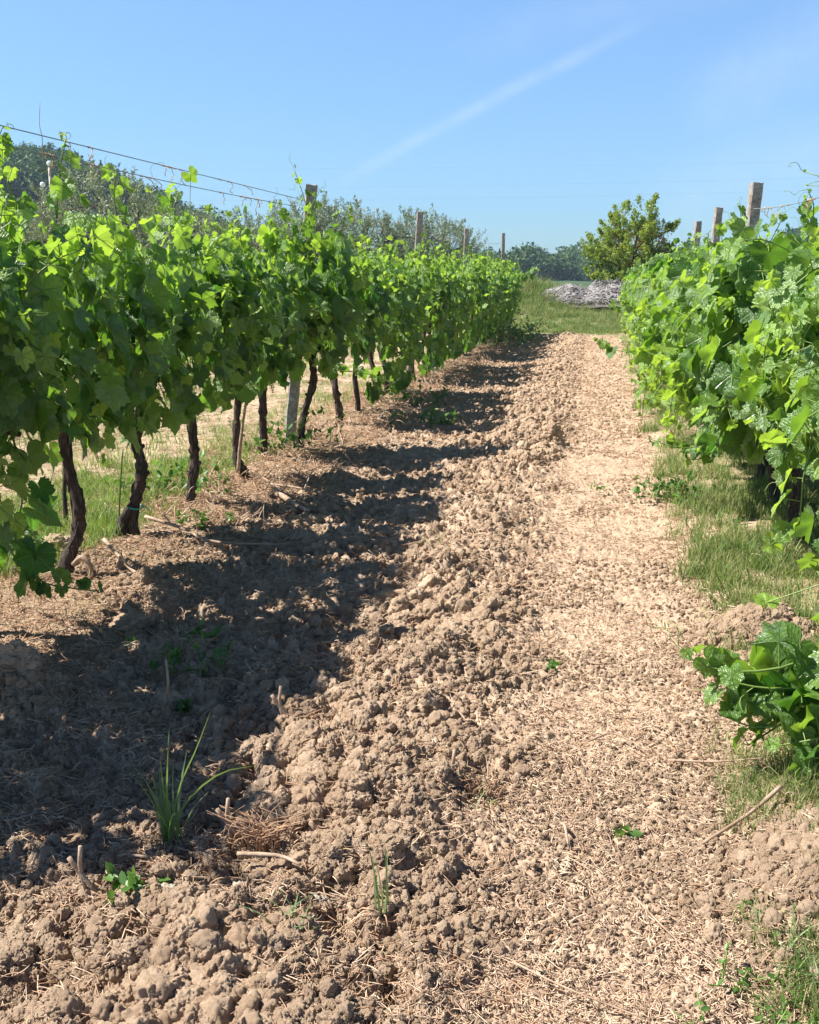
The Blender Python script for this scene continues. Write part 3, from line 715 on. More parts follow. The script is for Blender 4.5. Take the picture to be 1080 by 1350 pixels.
# ------------------------------------------------------------------ trellis posts and wires
def post(x, y, h, lean, label, wd=.086, rnd=0):
    rg = np.random.default_rng(int(y*10)); z0 = gz1(x, y) - .1
    nz = 26; zz = np.linspace(0, h + .1, nz); c = wd/2; ch = c*.72
    ring = np.array([(c, ch), (ch, c), (-ch, c), (-c, ch), (-c, -ch), (-ch, -c), (ch, -c), (c, -ch)])
    V = []
    for z in zz:
        s = 1 - .05*z/h + rg.normal()*.006; jit = rg.normal(size=(8, 2))*.0016
        V.append(np.column_stack([ring*s + jit, np.full(8, z)]))
    V = np.concatenate(V); V[-8:, 2] += rg.normal(size=8)*.004; n = nz
    i = (np.arange(n-1)*8)[:, None]; j = np.arange(8)[None]; Q = np.stack([i+j, i+(j+1) % 8, i+8+(j+1) % 8, i+8+j], -1).reshape(-1, 4)
    V = np.vstack([V, [[0, 0, h+.1]]]); k = np.arange(8); T = np.stack([(n-1)*8+k, (n-1)*8+(k+1) % 8, np.full(8, len(V)-1)], -1)
    e = empty('trellis_post', (x, y, z0)); e.rotation_euler = (R(rg.normal()*.8), math.atan(lean), R(rg.uniform(-25, 25)) if rnd else R(8))
    tag(e, label, 'post', 'concrete trellis posts of the vineyard rows')
    kid(e, mk('shaft', V, [Q, T], M['concrete'], smooth=False))
    a = Acc()
    for zz_ in (h - .22, h - .24):
        t = np.linspace(0, 2*np.pi, 9)[:-1] + .39; P = np.column_stack([1.16*c*np.cos(t), 1.16*c*np.sin(t), np.full(8, zz_)])
        P = np.vstack([P, P[:1]]); a.add(*tube(P, .0022, 4, False))
    a.build('wire_binding', M['wire'], e)
    return e
LPOST = [(-2.46, 8.35, 2.15, .115), (-2.42, 14, 2.26, .06), (-2.36, 19.15, 2.27, .03), (-2.33, 26.76, 2.49, .012)]
llab = ['leaning grey post with vine leaves climbing to its top, first of left row', 'grey concrete post rising clear of the left hedge, second of left row',
        'third post of left row, slim and pale with brown top', 'farthest post of left row beside the distant wooded hill']
for (x, y, h, l), lab in zip(LPOST, llab): post(x, y, h - .09, l, lab, .086)
RPOST = [(1.08, 8.92, 2.09, .05, .094), (1.12, 12.06, 2.10, .06, .086), (1.12, 14.17, 2.05, .05, .086)]
for (x, y, h, l, wd), lab in zip(RPOST, ['tallest looking post of right row, pale grey with orange brown stained face', 'brown stained post, middle of the three right posts', 'short looking dark post, leftmost of the three right posts']):
    post(x, y, h - .06, l, lab, wd)

def sag(A, B, s, n=24):
    t = np.linspace(0, 1, n)[:, None]; P = np.array(A)*(1-t) + np.array(B)*t; P[:, 2:] -= 4*s*t*(1-t); return P
def wire_thing(P, label, rad=.0022, knots=0, rg=None, barb=True, stub=()):
    e = empty('trellis_wire', tuple(P[0])); tag(e, label, 'wire', 'trellis wires'); off = P[0]
    a = Acc(); a.add(*tube(P-off, rad, 5)); a.build('strand', M['wire'], e)
    for _ in range(knots):
        b_ = Acc(); i = rg.integers(1, len(P)-1); p = P[i] + (P[i+1]-P[i])*rg.random() if i+1 < len(P) else P[i]
        t = np.linspace(-1, 1, 9); d = nrm(P[min(i+1, len(P)-1)]-P[i-1])
        cen = p - off + d*(t*rg.uniform(.015, .05))[:, None] + np.stack([.005*np.cos(t*11), 0*t, .005*np.sin(t*11)], -1)
        if rg.random() < .6:
            cen = np.vstack([cen, cen[-1] + np.cumsum(rg.normal(size=(5, 3))*[.008, .012, .006] + [0, 0, -.012], 0)])
        b_.add(*tube(cen, .0022, 5)); b_.build('dried_tendril', M['dead_stalk'], e)
    return e
rg = np.random.default_rng(801)
tL = (-2.34, 8.35, 1.96); tL2 = (-2.34, 8.35, 1.90)
w1 = wire_thing(np.vstack([sag((-2.36, 1.5, 1.93), tL, .0, 24)]), 'upper taut wire above the left vines, nearest span', .0026, 16, rg)
w2 = wire_thing(np.vstack([sag((-2.33, 1.5, 1.90), tL2, .035, 24)]), 'slack lower wire hung with dried tendrils, nearest left span', .0024, 20, rg)
# bare cane standing on the wires
a = Acc(); p = np.array([-2.36, 4.43, 1.93]) - np.array(w1.location)
a.add(*tube(spline([p + [0, 0, -.14], p + [.004, 0, 0], p + [-.004, 0, .06], p + [.006, 0, .15]], 9), np.linspace(.003, .001, 9), 4)); a.build('bare_cane', M['cane_dry'], w1)
wire_thing(sag(tL, (-2.3, 14, 2.0), .05), 'left wire between the leaning post and second post', .0024, 10, rg)
wire_thing(sag((-2.3, 14, 2.0), (-2.31, 19.15, 2.02), .05), 'left wire between second and third posts', .0026, 10, rg)
wire_thing(sag((-2.31, 19.15, 2.02), (-2.31, 26.7, 2.2), .05), 'left wire between third and fourth posts', .0028, 8, rg)
rW = wire_thing(np.vstack([sag((1.02, 1.5, 1.70), (1.02, 4.5, 1.72), .02, 10), sag((1.02, 4.5, 1.72), (1.17, 8.92, 1.88), .03, 18)[1:]]), 'right wire with curling tendrils running from tall grey post to frame edge', .0024, 26, rg)
wire_thing(sag((1.17, 8.92, 1.88), (1.22, 12.06, 1.9), .04), 'right wire between tall grey post and middle brown post', .0024, 12, rg)
wire_thing(sag((1.22, 12.06, 1.9), (1.21, 14.17, 1.85), .03), 'right wire between the two farther brown posts', .0024, 8, rg)
for x, nm in ((-2.36, 'left'), (1.08, 'right')):
    P = np.array([(x, y, .76 + .01*math.sin(y)) for y in np.arange(1.5, 26.8, .5)])
    wire_thing(P, 'low wire carrying the %s row of vines above their trunks' % nm, .002)
# tendrils and a pale leaf on the right wire near the frame edge
vine_w = right_vines[3]
for k in range(7):
    y = 4.6 + .13*k; custom_shoot(vine_w, [(1.02, y, 1.70), (1.03 + .03*rg.normal(), y + .05, 1.74 + .03*rg.random()), (1.0 + .05*rg.normal(), y + .09, 1.76 + .05*rg.normal())], .022, rg, youth=.3, tend=2, r0=.002)

# ------------------------------------------------------------------ olives, bush, lamp, hills wood
def diamond(): 
    return np.array([(0, 0, 0), (.5, .5, .08), (0, 1, 0), (-.5, .5, .08)]), [np.array([(0, 1, 2), (0, 2, 3)])]
DV, DF = diamond()
def tree_mesh(rg, h, rx, nspray, nleaf, ll, lw, trunk_h, droop=.0, uppy=.6, shape='round', tips=None, twig=.35, fuzz=.10):
    A = dict(trunk=Acc(), crown=Acc())
    cz = trunk_h + (h-trunk_h)*.5; rz = (h-trunk_h)*.5
    # limbs
    tips_ = []
    for i in range(nspray):
        u = nrm(rg.normal(size=3)); rr = rg.uniform(.35, 1)**.5
        lump = 1 + .22*math.sin(u[0]*5+i % 3) + .12*rg.normal()
        p = np.array([u[0]*rx*rr*lump, u[1]*rx*rr*lump, cz + u[2]*rz*rr*(1 + .1*rg.normal())])
        tips_.append(p)
    if tips is not None: tips_ += [np.array(t) for t in tips]
    tips_ = np.array(tips_)
    nl = 7
    limbs = []
    tr = spline([(0, 0, -.2), (.03*h*rg.normal(), .02*h, trunk_h*.6), (0, 0, trunk_h)], 7); A['trunk'].add(*tube(tr, np.linspace(.045*h, .03*h, 7), 8, True, .08, rg))
    for i in range(nl):
        an = i/nl*6.28 + rg.random(); e = np.array([math.cos(an)*rx*.6, math.sin(an)*rx*.6, cz + rz*rg.uniform(-.2, .7)])
        L = spline([(0, 0, trunk_h*.8), e*[.35, .35, 1]*[1, 1, .8], e], 8); limbs.append(L); A['trunk'].add(*tube(L, np.linspace(.02*h, .006*h, 8), 6, True, .08, rg))
    LP = np.concatenate(limbs)
    P = []; T = []; N = []
    for p in tips_:
        q_ = LP[np.argmin(((LP-p)**2).sum(1))]
        if rg.random() < .5: A['trunk'].add(*tube(spline([q_, (q_+p)/2 + rg.normal(size=3)*.08, p], 5), np.linspace(.005*h, .002*h, 5), 3, False))
        d = nrm(nrm(p - [0, 0, cz])*.7 + [0, 0, uppy] + rg.normal(size=3)*.4); L = twig*rg.uniform(.6, 1.3)
        t = rg.random(nleaf); base = p + d*(t*L)[:, None] + rg.normal(size=(nleaf, 3))*L*fuzz*(1.2-t)[:, None]
        P.append(base); T.append(d*.6 + rg.normal(size=(nleaf, 3))*.7 + [0, 0, -droop]); N.append(rg.normal(size=(nleaf, 3))*.7 + [0, 0, .5])
    P, T, N = np.concatenate(P), np.concatenate(T), np.concatenate(N); n = len(P)
    s = np.stack([np.full(n, lw), np.full(n, ll), np.full(n, ll)], -1)*rg.uniform(.7, 1.3, n)[:, None]
    V, F = inst(DV, DF, P, frames(T, N), s); A['crown'].add(V, F, youth=np.repeat(rg.random(n), 4), rnd=np.repeat(rg.random(n), 4))
    return A
OG = 'olive trees beyond the left row'
ol_meshes = [tree_mesh(np.random.default_rng(900+i), 3.3, 1.35, 200, 72, .085, .021, .9, 0, 1.1, twig=.5) for i in range(3)]
olives = [(-10.3, 21.5, 1.16, 'tallest olive tree with a reddish tip, left end of the olives'), (-9.9, 24.5, .98, 'silvery olive tree right of the tallest one'),
          (-10.0, 28, .98, 'rounded olive tree below the end of the wooded hill'), (-8.6, 27.5, .95, 'low olive tree left of centre of the olive line'),
          (-8.1, 30, 1.06, 'olive tree under the sagging wires, left of leaning post'), (-7.0, 29, 1.08, 'olive tree directly left of the leaning post'),
          (-6.0, 30, 1.08, 'olive tree directly right of the leaning post'), (-5.2, 31, 1.05, 'airy olive tree with upright sprays before the second post'),
          (-4.5, 32.5, .90, 'rightmost olive tree, thin silvery sprays'), (-12.0, 22, .95, 'olive tree showing behind the leaves near left frame edge')]
protos = []
for i, (x, y, s, lab) in enumerate(olives):
    if i < 3:
        e = empty('olive_tree'); A = ol_meshes[i]; A['trunk'].build('trunk', M['bark'], e); A['crown'].build('crown', M['oliveleaf'], e); protos.append(e)
    else: e = copy_thing(protos[i % 3])
    e.location = (x, y, gz1(x, y)); e.rotation_euler = (0, 0, i*1.3); s *= .9 if i not in (6, 7, 8) else .8; e.scale = (s, s, s); tag(e, lab, 'olive tree', OG)

# bush
rg = np.random.default_rng(950)
BX, BY = 1.0, 36.0; bz = gz1(BX, BY)
tips = []
for k in range(10): tips.append((.55 + .05*rg.normal() + .02*k, rg.normal()*.1, 2.5 + .11*k))
for k in range(8): tips.append((1.2 + .06*k, rg.normal()*.1, 2.4 + .03*k))
for k in range(8): tips.append((-.35 - .03*k, rg.normal()*.1, 2.3 + .08*k))
for k in range(6): tips.append((-1.2 - .05*k, rg.normal()*.1, 1.7 + .03*k))
for k in range(7): tips.append((1.3 + .03*k, rg.normal()*.1, 1.2 + .1*k))
A = tree_mesh(rg, 3.1, 1.42, 330, 105, .08, .045, .15, .1, .5, tips=tips, twig=.36, fuzz=.2)
bush = empty('dense_bush', (BX, BY, bz)); bush.scale = (.85, .85, .92); tag(bush, 'dense round green bush with reddish young leaves behind the grey brush pile', 'bush')
A['trunk'].build('stems', M['bark'], bush); A['crown'].build('foliage', M['bushleaf'], bush)
n = 900; u = nrm(rg.normal(size=(n, 3))); Pp = np.stack([.35 + u[:, 0]*1.0, -np.abs(u[:, 1])*1.15, 1.9 + u[:, 2]*.75], -1)
a = Acc(); V, F = inst(DV, DF, Pp, frames(rg.normal(size=(n, 3)), rg.normal(size=(n, 3)) + [0, 0, .5]), np.tile([.05, .09, .09], (n, 1)))
a.add(V, F, youth=np.repeat(rg.random(n), 4), rnd=np.repeat(rg.random(n), 4)); a.build('young_leaves', M['redleaf'], bush)
# two low dark shrubs right of the bush seen over the hedge
for i, (x, y, h, r_, lab) in enumerate([(3.1, 34.5, 1.9, .9, 'small shrub right of the dense bush, mostly behind right hedge')]):
    A = tree_mesh(np.random.default_rng(970+i), h, r_, 60, 40, .08, .04, .2, .1, .5, twig=.35)
    e = empty('small_shrub', (x, y, gz1(x, y))); tag(e, lab, 'shrub'); A['trunk'].build('stems', M['bark'], e); A['crown'].build('foliage', M['bushleaf'], e)

# brush pile: lumpy heap of grey cut twigs
rg = np.random.default_rng(960)
px_, py_ = -.38, 32.6; pz = gz1(px_, py_)
def pile_h(x, y): return np.maximum(0, .62*np.exp(-((x-.85)/.72)**4 - (y/.8)**2) + .46*np.exp(-((x+.3)/.5)**2 - (y/.7)**2) + .32*np.exp(-((x+1.0)/.5)**2 - (y/.5)**2))
e = empty('brush_pile', (px_, py_, pz)); tag(e, 'low heap of pale grey cut twigs in front of the bush', 'brush pile')
gx, gy = np.meshgrid(np.linspace(-1.9, 1.7, 70), np.linspace(-1.3, 1.3, 45), indexing='ij'); zz = pile_h(gx, gy)*.88 + .05*fbm(gx, gy, .2, 3, 70) - .08
i = (np.arange(69)*45)[:, None]; j = np.arange(44)[None]; Q = np.stack([i+j, i+45+j, i+46+j, i+j+1], -1).reshape(-1, 4)
kid(e, mk('packed_core', np.stack([gx.ravel(), gy.ravel(), zz.ravel()], -1), Q, M['greycore']))
a = Acc()
for k in range(1900):
    x = rg.uniform(-1.5, 1.35); y = rg.uniform(-1.0, .8); z = float(pile_h(x, y)); 
    if z < .04: continue
    L = rg.uniform(.12, .5); an = rg.uniform(0, 6.28); d = np.array([math.cos(an), math.sin(an)*.8, rg.normal()*.25]); c_ = rg.normal(size=3)*.25*L
    t = np.linspace(-.5, .5, 6)[:, None]; P = np.array([x, y, 0]) + d*L*t + c_*(t**2)*2
    P[:, 2] = pile_h(P[:, 0], P[:, 1]) + d[2]*L*t[:, 0] + rg.uniform(-.02, .05); a.add(*tube(P, rg.uniform(.006, .014), 3, False))
a.build('twigs', M['greybrush'], e)

# lamp post with three white globes among the olives
lx, ly = -20.0, 38.0; lz = gz1(lx, ly); e = empty('lamp_post', (lx, ly, lz)); tag(e, 'slim dark pole with small white globes beyond the olive trees', 'lamp post')
H_ = 5.35 - lz; a = Acc(); a.add(*tube([(0, 0, -.2), (0, 0, H_*.5), (0, 0, H_)], [.09, .07, .06], 10)); a.add(*tube(spline([(-.32, 0, H_-.75), (-.3, 0, H_-.95), (0, 0, H_-1.0), (.3, 0, H_-.85), (.32, 0, H_-.65)], 12), .03, 6)); a.build('pole', M['lampmetal'], e)
def sphere(c, r, n=12, m_=8):
    P = np.array([(0, 0, -r)] + [(0, 0, -r*math.cos(math.pi*i/m_)) for i in range(1, m_)] + [(0, 0, r)]); rad = np.array([.001] + [r*math.sin(math.pi*i/m_) for i in range(1, m_)] + [.001])
    P[0, 2] += 1e-4; return tube(P + np.array(c), rad, n)
for c_ in [(0, 0, H_+.12), (-.32, 0, H_-.62), (.32, 0, H_-.52)]:
    a = Acc(); a.add(*sphere((0, 0, 0), .10)); g = a.build('globe', M['lampglass'], e); g.location = c_

# overhead cables far off
for i, (za, zb, yy) in enumerate([(13.6, 12.2, 118), (11.0, 11.4, 118.5), (9.6, 10.4, 119)]):
    P = sag((-120, yy, za + 2), (110, yy - 8, zb + 2), 2.4, 40); o = Acc(); o.add(*tube(P - P[0], .0045, 4)); o = o.build('overhead_cable', M['lampmetal']); o.location = tuple(P[0])
    tag(o, ['topmost', 'middle', 'lowest'][i] + ' of three faint cables crossing the sky above the bush', 'cable', 'overhead cables')

# ------------------------------------------------------------------ scatter of uncountable stuff
def lib(name, objs):
    c = bpy.data.collections.new(name)
    for o in objs: c.objects.link(o)
    return c
def scatter(name, coll, P, rot, scl, idx, label, cat):
    me = bpy.data.meshes.new(name); me.vertices.add(len(P)); me.vertices.foreach_set('co', np.asarray(P, np.float32).ravel())
    for k, d, t, f in (('rot', rot, 'FLOAT_VECTOR', 'vector'), ('scl', scl, 'FLOAT_VECTOR', 'vector'), ('idx', idx, 'INT', 'value')):
        at = me.attributes.new(k, t, 'POINT'); at.data.foreach_set(f, np.asarray(d, np.int32 if t == 'INT' else np.float32).ravel())
    o = bpy.data.objects.new(name, me); COL.objects.link(o)
    ng = bpy.data.node_groups.new(name, 'GeometryNodeTree')
    ng.interface.new_socket('Geometry', in_out='INPUT', socket_type='NodeSocketGeometry'); ng.interface.new_socket('Geometry', in_out='OUTPUT', socket_type='NodeSocketGeometry')
    N_ = ng.nodes; gi = N_.new('NodeGroupInput'); go = N_.new('NodeGroupOutput'); ci = N_.new('GeometryNodeCollectionInfo'); ip = N_.new('GeometryNodeInstanceOnPoints')
    ci.inputs[0].default_value = coll; ci.inputs['Separate Children'].default_value = True; ci.inputs['Reset Children'].default_value = True
    L = ng.links; L.new(gi.outputs[0], ip.inputs['Points']); L.new(ci.outputs[0], ip.inputs['Instance']); ip.inputs['Pick Instance'].default_value = True
    for k, t, sck in (('rot', 'FLOAT_VECTOR', 'Rotation'), ('scl', 'FLOAT_VECTOR', 'Scale'), ('idx', 'INT', 'Instance Index')):
        na = N_.new('GeometryNodeInputNamedAttribute'); na.data_type = t; na.inputs[0].default_value = k
        out = [s for s in na.outputs if s.enabled][0]; L.new(out, ip.inputs[sck])
    L.new(ip.outputs[0], go.inputs[0])
    md = o.modifiers.new('scatter', 'NODES'); md.node_group = ng
    tag(o, label, cat, kind='stuff'); return o

def icosphere(sub):
    bm = __import__('bmesh').new(); __import__('bmesh').ops.create_icosphere(bm, subdivisions=sub, radius=1)
    V = np.array([v.co[:] for v in bm.verts]); F = np.array([[v.index for v in f.verts] for f in bm.faces]); bm.free(); return V, F
IV, IF = icosphere(3); IV2, IF2 = icosphere(2); IV5, IF5 = icosphere(6)
from mathutils import noise as mn
def clod_verts(rg, V, rough=1.0, fine=False):
    """crumbly lump of earth: broken facets covered with rounded granules"""
    o_ = Vector(rg.uniform(-50, 50, 3)); r = np.ones(len(V))
    for k in range(7):
        c_ = nrm(rg.normal(size=3)); w_ = rg.uniform(.35, .7); r += rg.uniform(-.25, .35)*np.exp(-((V-c_)**2).sum(1)/w_**2)
    for k in range(6):
        c_ = nrm(rg.normal(size=3)); d = V@c_; lim = rg.uniform(.62, .85); r = np.where(r*d > lim, lim/np.maximum(d, .1), r)
    g = np.empty(len(V))
    for i, v in enumerate(V*r[:, None]):
        p = Vector(v) + o_; w_ = p + .18*mn.noise_vector(p*2.3)
        g[i] = (.05*(.4 - mn.voronoi(w_*22)[0][0]) + .03*mn.noise(p*45) if fine else 0) + .34*(.42 - mn.voronoi(w_*2.1)[0][0]) + .20*(.4 - mn.voronoi(w_*4.6)[0][0]) + .10*(.4 - mn.voronoi(w_*10)[0][0]) + .06*mn.noise(p*17)
    return V*(r + rough*g)[:, None]*np.array([1, rg.uniform(.7, 1), rg.uniform(.6, .85)])
IV, IF = icosphere(5); IV2, IF2 = icosphere(4)
clods = [mk('clod', clod_verts(np.random.default_rng(i), IV if i < 8 else IV2), IF if i < 8 else IF2, M['clod'], link=False, smooth=True) for i in range(12)]
CL = lib('clod_library', clods)
rg = np.random.default_rng(1001)
def sample(n, y0, y1, xr, pw=2):
    """ground points, denser toward the viewer"""
    u = rg.random(n)
    Y = 1/(1/y0 + u*(1/y1-1/y0)) if pw == 2 else y0*(y1/y0)**u
    X = rg.uniform(xr[0], xr[1], n)*1.0
    return X, Y
def lay(x, y, up=0.0):
    z = ground_z(x, y); return np.stack([x, y, z+up], -1)
X, Y = sample(150000, 1.35, 14, (-2.4, .65)); till_, big_, lane_, berm_, far_ = masks(X, Y)
keep = rg.random(len(X)) < np.clip(.55*till_ + .5*lane_ + .35*berm_ + .25 + .3*big_, 0, 1)
X, Y = X[keep], Y[keep]; till_, big_, lane_ = till_[keep], big_[keep], lane_[keep]; n = len(X)
s = .0026 + .0040*rg.exponential(size=n)*(.35 + .6*till_ + .9*big_ + .05*lane_); s = np.minimum(s, .0075 + .0165*big_ + .008*till_) * (Y/2.4)**.28
s *= .62 + .9*sm(-.22, .25, fbm(X, Y, .45, 3, 150))
P = lay(X, Y); P[:, 2] += s*.2
X2 = rg.uniform(-2.3, .6, 52000); Y2 = rg.uniform(9, 27.2, 52000); t2, b2, l2, _, f2 = masks(X2, Y2)
k = rg.random(len(X2)) < np.clip(t2*.8 + b2*.3 + .3*l2, 0, 1)*(1-f2); X2, Y2, b2 = X2[k], Y2[k], b2[k]
s2 = .009 + .011*rg.exponential(size=len(X2))*(.4 + b2); s2 = np.minimum(s2, .04); P2 = lay(X2, Y2); P2[:, 2] += s2*.1
P = np.vstack([P, P2]); s = np.concatenate([s, s2])
for mx, my, sx, sy, k in [(.66, 4.0, .20, .15, 2600), (.58, 3.62, .12, .11, 900), (.55, 2.28, .18, .28, 2600), (-1.82, 2.97, .16, .12, 700), (-1.86, 4.14, .16, .13, 700), (-2.46, 4.5, .2, .12, 700), (-.97, 3.1, .1, .08, 300), (-.6, 3.42, .13, .1, 400), (-.33, 8.65, .12, .12, 150)]:
    X3 = mx + rg.normal(size=k)*sx*.6; Y3 = my + rg.normal(size=k)*sy*.6; s3 = np.minimum(.004 + .006*rg.exponential(size=k), .028); P3 = lay(X3, Y3); P3[:, 2] += s3*.2
    P = np.vstack([P, P3]); s = np.concatenate([s, s3])
n = len(s)
scatter('soil_crumbs', CL, P, rg.uniform(0, 6.28, (n, 3)), np.repeat(s[:, None], 3, 1), rg.integers(0, 12, n), 'loose crumbs and clods of dry pale brown soil', 'soil clods')

def straw_piece(rg, L, w_, mat, k=1):
    a = Acc()
    for _ in range(k):
        d = rg.normal(size=3)*[1, 1, .18]; d = nrm(d); c_ = rg.normal(size=3)*.22*L; t = np.linspace(-.5, .5, 5)[:, None]
        o_ = rg.normal(size=3)*[L*.5, L*.5, .002]*(k > 1)
        a.add(*tube(o_ + d*L*t*rg.uniform(.5, 1.2) + c_*(t**2), w_*np.array([.7, 1, 1, .9, .4]), 3, True))
    return a.build('straw', mat, link=False)
straws = [straw_piece(rg, .026, .0014, M['straw'], 8) for _ in range(6)] + [straw_piece(rg, .07, .0014, M['straw'], 3) for _ in range(4)] + [straw_piece(rg, .05, .0014, M['dead_stalk'], 5) for _ in range(4)]
SL = lib('straw_library', straws)
X, Y = sample(62000, 1.35, 27, (-5.5, 1.3)); till_, big_, lane_, berm_, far_ = masks(X, Y)
keep = rg.random(len(X)) < np.clip((.35 + .5*sm(-.2, .2, fbm(X, Y, .35, 3, 152)))*lane_ + (.35 + .6*sm(-.1, .25, fbm(X, Y, .3, 3, 153)))*till_ + .9*berm_ + .75*(X < -2.6) + .3*(X > .4), 0, 1)
X, Y = X[keep], Y[keep]; lane_, berm_ = lane_[keep], berm_[keep]; n = len(X)
P = lay(X, Y, .007); sc = (Y/2.6)**.4*rg.uniform(.6, 1.25, n)
idx = np.where(rg.random(n) < .32 + .4*berm_, rg.integers(10, 14, n), rg.integers(0, 10, n))
idx = np.where((lane_ > .5) & (rg.random(n) < .7), rg.integers(0, 6, n), idx)
scatter('straw_litter', SL, P, np.stack([rg.normal(size=n)*.15, rg.normal(size=n)*.15, rg.uniform(0, 6.28, n)], -1), np.repeat(sc[:, None], 3, 1), idx, 'chopped straw and dead stalks littering the soil', 'straw')

# grass tufts
def blade(rg, base, h, lean, w_, n=5):
    an = rg.uniform(0, 6.28); d = np.array([math.cos(an), math.sin(an), 0]); t = np.linspace(0, 1, n)
    P = base + np.outer(t**1.7*lean*h, d) + np.outer(h*(t - .35*lean*t**2.5), [0, 0, 1]); sd = np.array([-d[1], d[0], 0])*1.0
    if rg.random() < .5: sd = nrm(sd + d*rg.normal())
    ww = w_*(1 - t**2)*.5 + .0002
    V = np.concatenate([P - sd*ww[:, None], P + sd*ww[:, None]]); i = np.arange(n-1); F = np.stack([i, i+1, n+i+1, n+i], -1)
    return V, F
def tuft(rg, n, h, spread, w_, lean=(.2, .9), mat='fieldgrass', name='tuft', link=False, parent=None, loc=None):
    a = Acc()
    for _ in range(n):
        b0 = np.append(rg.normal(size=2)*spread, 0); V, F = blade(rg, b0, h*rg.uniform(.45, 1.15), rg.uniform(*lean), w_*rg.uniform(.7, 1.2)); a.add(V, F, youth=rg.random(), rnd=rg.random())
    return a.build(name, M[mat], parent, link=link, loc=loc)
tufts = [tuft(rg, 16, .07, .025, .0035) for _ in range(4)] + [tuft(rg, 22, .12, .04, .004) for _ in range(3)] + [tuft(rg, 14, .05, .03, .003, (.8, 1.6)) for _ in range(3)]
GL = lib('grass_library', tufts)
LGL = lib('lush_grass_library', [tuft(rg, 20, .10, .035, .0042, mat='lushgrass') for _ in range(7)])
def grass_field(name, X, Y, hs, label, lo=0, hi=10, coll=None):
    n = len(X); P = lay(X, Y, -.005); rot = np.stack([rg.normal(size=n)*.15, rg.normal(size=n)*.15, rg.uniform(0, 6.28, n)], -1)
    scatter(name, coll or GL, P, rot, np.stack([hs*.9, hs*.9, hs], -1), rg.integers(lo, hi, n), label, 'grass')
# right strip
X, Y = sample(26000, 1.5, 26, (.42, 2.6)); k = rg.random(len(X)) < sm(.40, .68, X + .22*fbm(X, Y, .5, 3, 77))*np.where(((X-.66)/.22)**2+((Y-4)/.18)**2 < 1, .05, 1)*np.where(((X-.55)/.2)**2+((Y-2.28)/.3)**2 < 1, .08, 1)*(.30+.70*sm(-.25, .15, fbm(X, Y, .45, 3, 78)))
X, Y = X[k], Y[k]; grass_field('verge_grass', X, Y, rg.uniform(.5, 1.1, len(X))*(Y/3)**.25, 'short green and dry grass along the foot of right row')
X, Y = X[::2] + .03, Y[::2] + .02; grass_field('verge_green_grass', X, Y, rg.uniform(.35, .9, len(X))*(Y/3)**.25, 'fresh green blades mixed into the verge of the right row', 0, 7, LGL)
X = np.concatenate([.56 + .14*rg.normal(size=420), .50 + .07*rg.normal(size=260)]); Y = np.concatenate([2.72 + .16*rg.normal(size=420), 1.92 + .10*rg.normal(size=260)]); k = X > .36; X, Y = X[k], Y[k]
grass_field('path_edge_grass', X, Y, rg.uniform(.3, .8, len(X)), 'matted green grass around the low leafy sprig and lower right corner')
# behind left trunks
X, Y = sample(14000, 3.0, 26, (-4.2, -2.2)); k = rg.random(len(X)) < (ga(X+2.9, .5)*(.5+.6*sm(-.2, .2, fbm(X, Y, .8, 3, 79))) * (Y > 4.2)*(.5 - .4*sm(7, 8.6, Y)) * (X < -2.42))
X, Y = X[k], Y[k]; grass_field('undervine_grass', X, Y, rg.uniform(.5, 1.25, len(X))*(Y/4)**.25, 'bright green grass growing behind the left trunks', 0, 7, LGL)
# dead weeds and sparse grass under left row toward the far end
X, Y = sample(5000, 5.5, 26.5, (-2.7, -1.65), 1); k = rg.random(len(X)) < .5; X, Y = X[k], Y[k]; n = len(X)
P = lay(X, Y, .01); scatter('dead_weeds', SL, P, np.stack([rg.normal(size=n)*.6, rg.normal(size=n)*.6, rg.uniform(0, 6.28, n)], -1), np.repeat((rg.uniform(1.2, 2.6, n)*(Y/9)**.4)[:, None], 3, 1), rg.integers(6, 14, n), 'reddish dead weeds under the left hedge', 'dead weeds')
# far bank
X = rg.uniform(-9, 7, 17000); Y = rg.uniform(26.2, 41, 17000); k = rg.random(17000) < sm(26.4, 28.2, Y + .9*fbm(X, Y, 1.2, 3, 3)); X, Y = X[k], Y[k]
tall = np.exp(-((X+2.2)/1.8)**2 - ((Y-33.5)/3)**2); hs = rg.uniform(1.0, 2.1, len(X)) + 2.2*tall*rg.random(len(X)) + 1.5*sm(31, 36, Y)
grass_field('bank_grass', X, Y, hs, 'tall green and pale grass covering the rise at the end of the rows', 0, 7)
X, Y, hs = X[::2] + .07, Y[::2] + .05, hs[::2]*.85; grass_field('bank_grass', X, Y, hs, 'fresh green grass mixed through the pale grass on the rise', 0, 7, LGL)
# wide side meadow, sparse
X = rg.uniform(-16, -4.2, 5000); Y = rg.uniform(4, 34, 5000); grass_field('meadow_grass', X, Y, rg.uniform(1, 2.2, 5000), 'dry meadow grass between the vines and the olive trees', 0, 7)

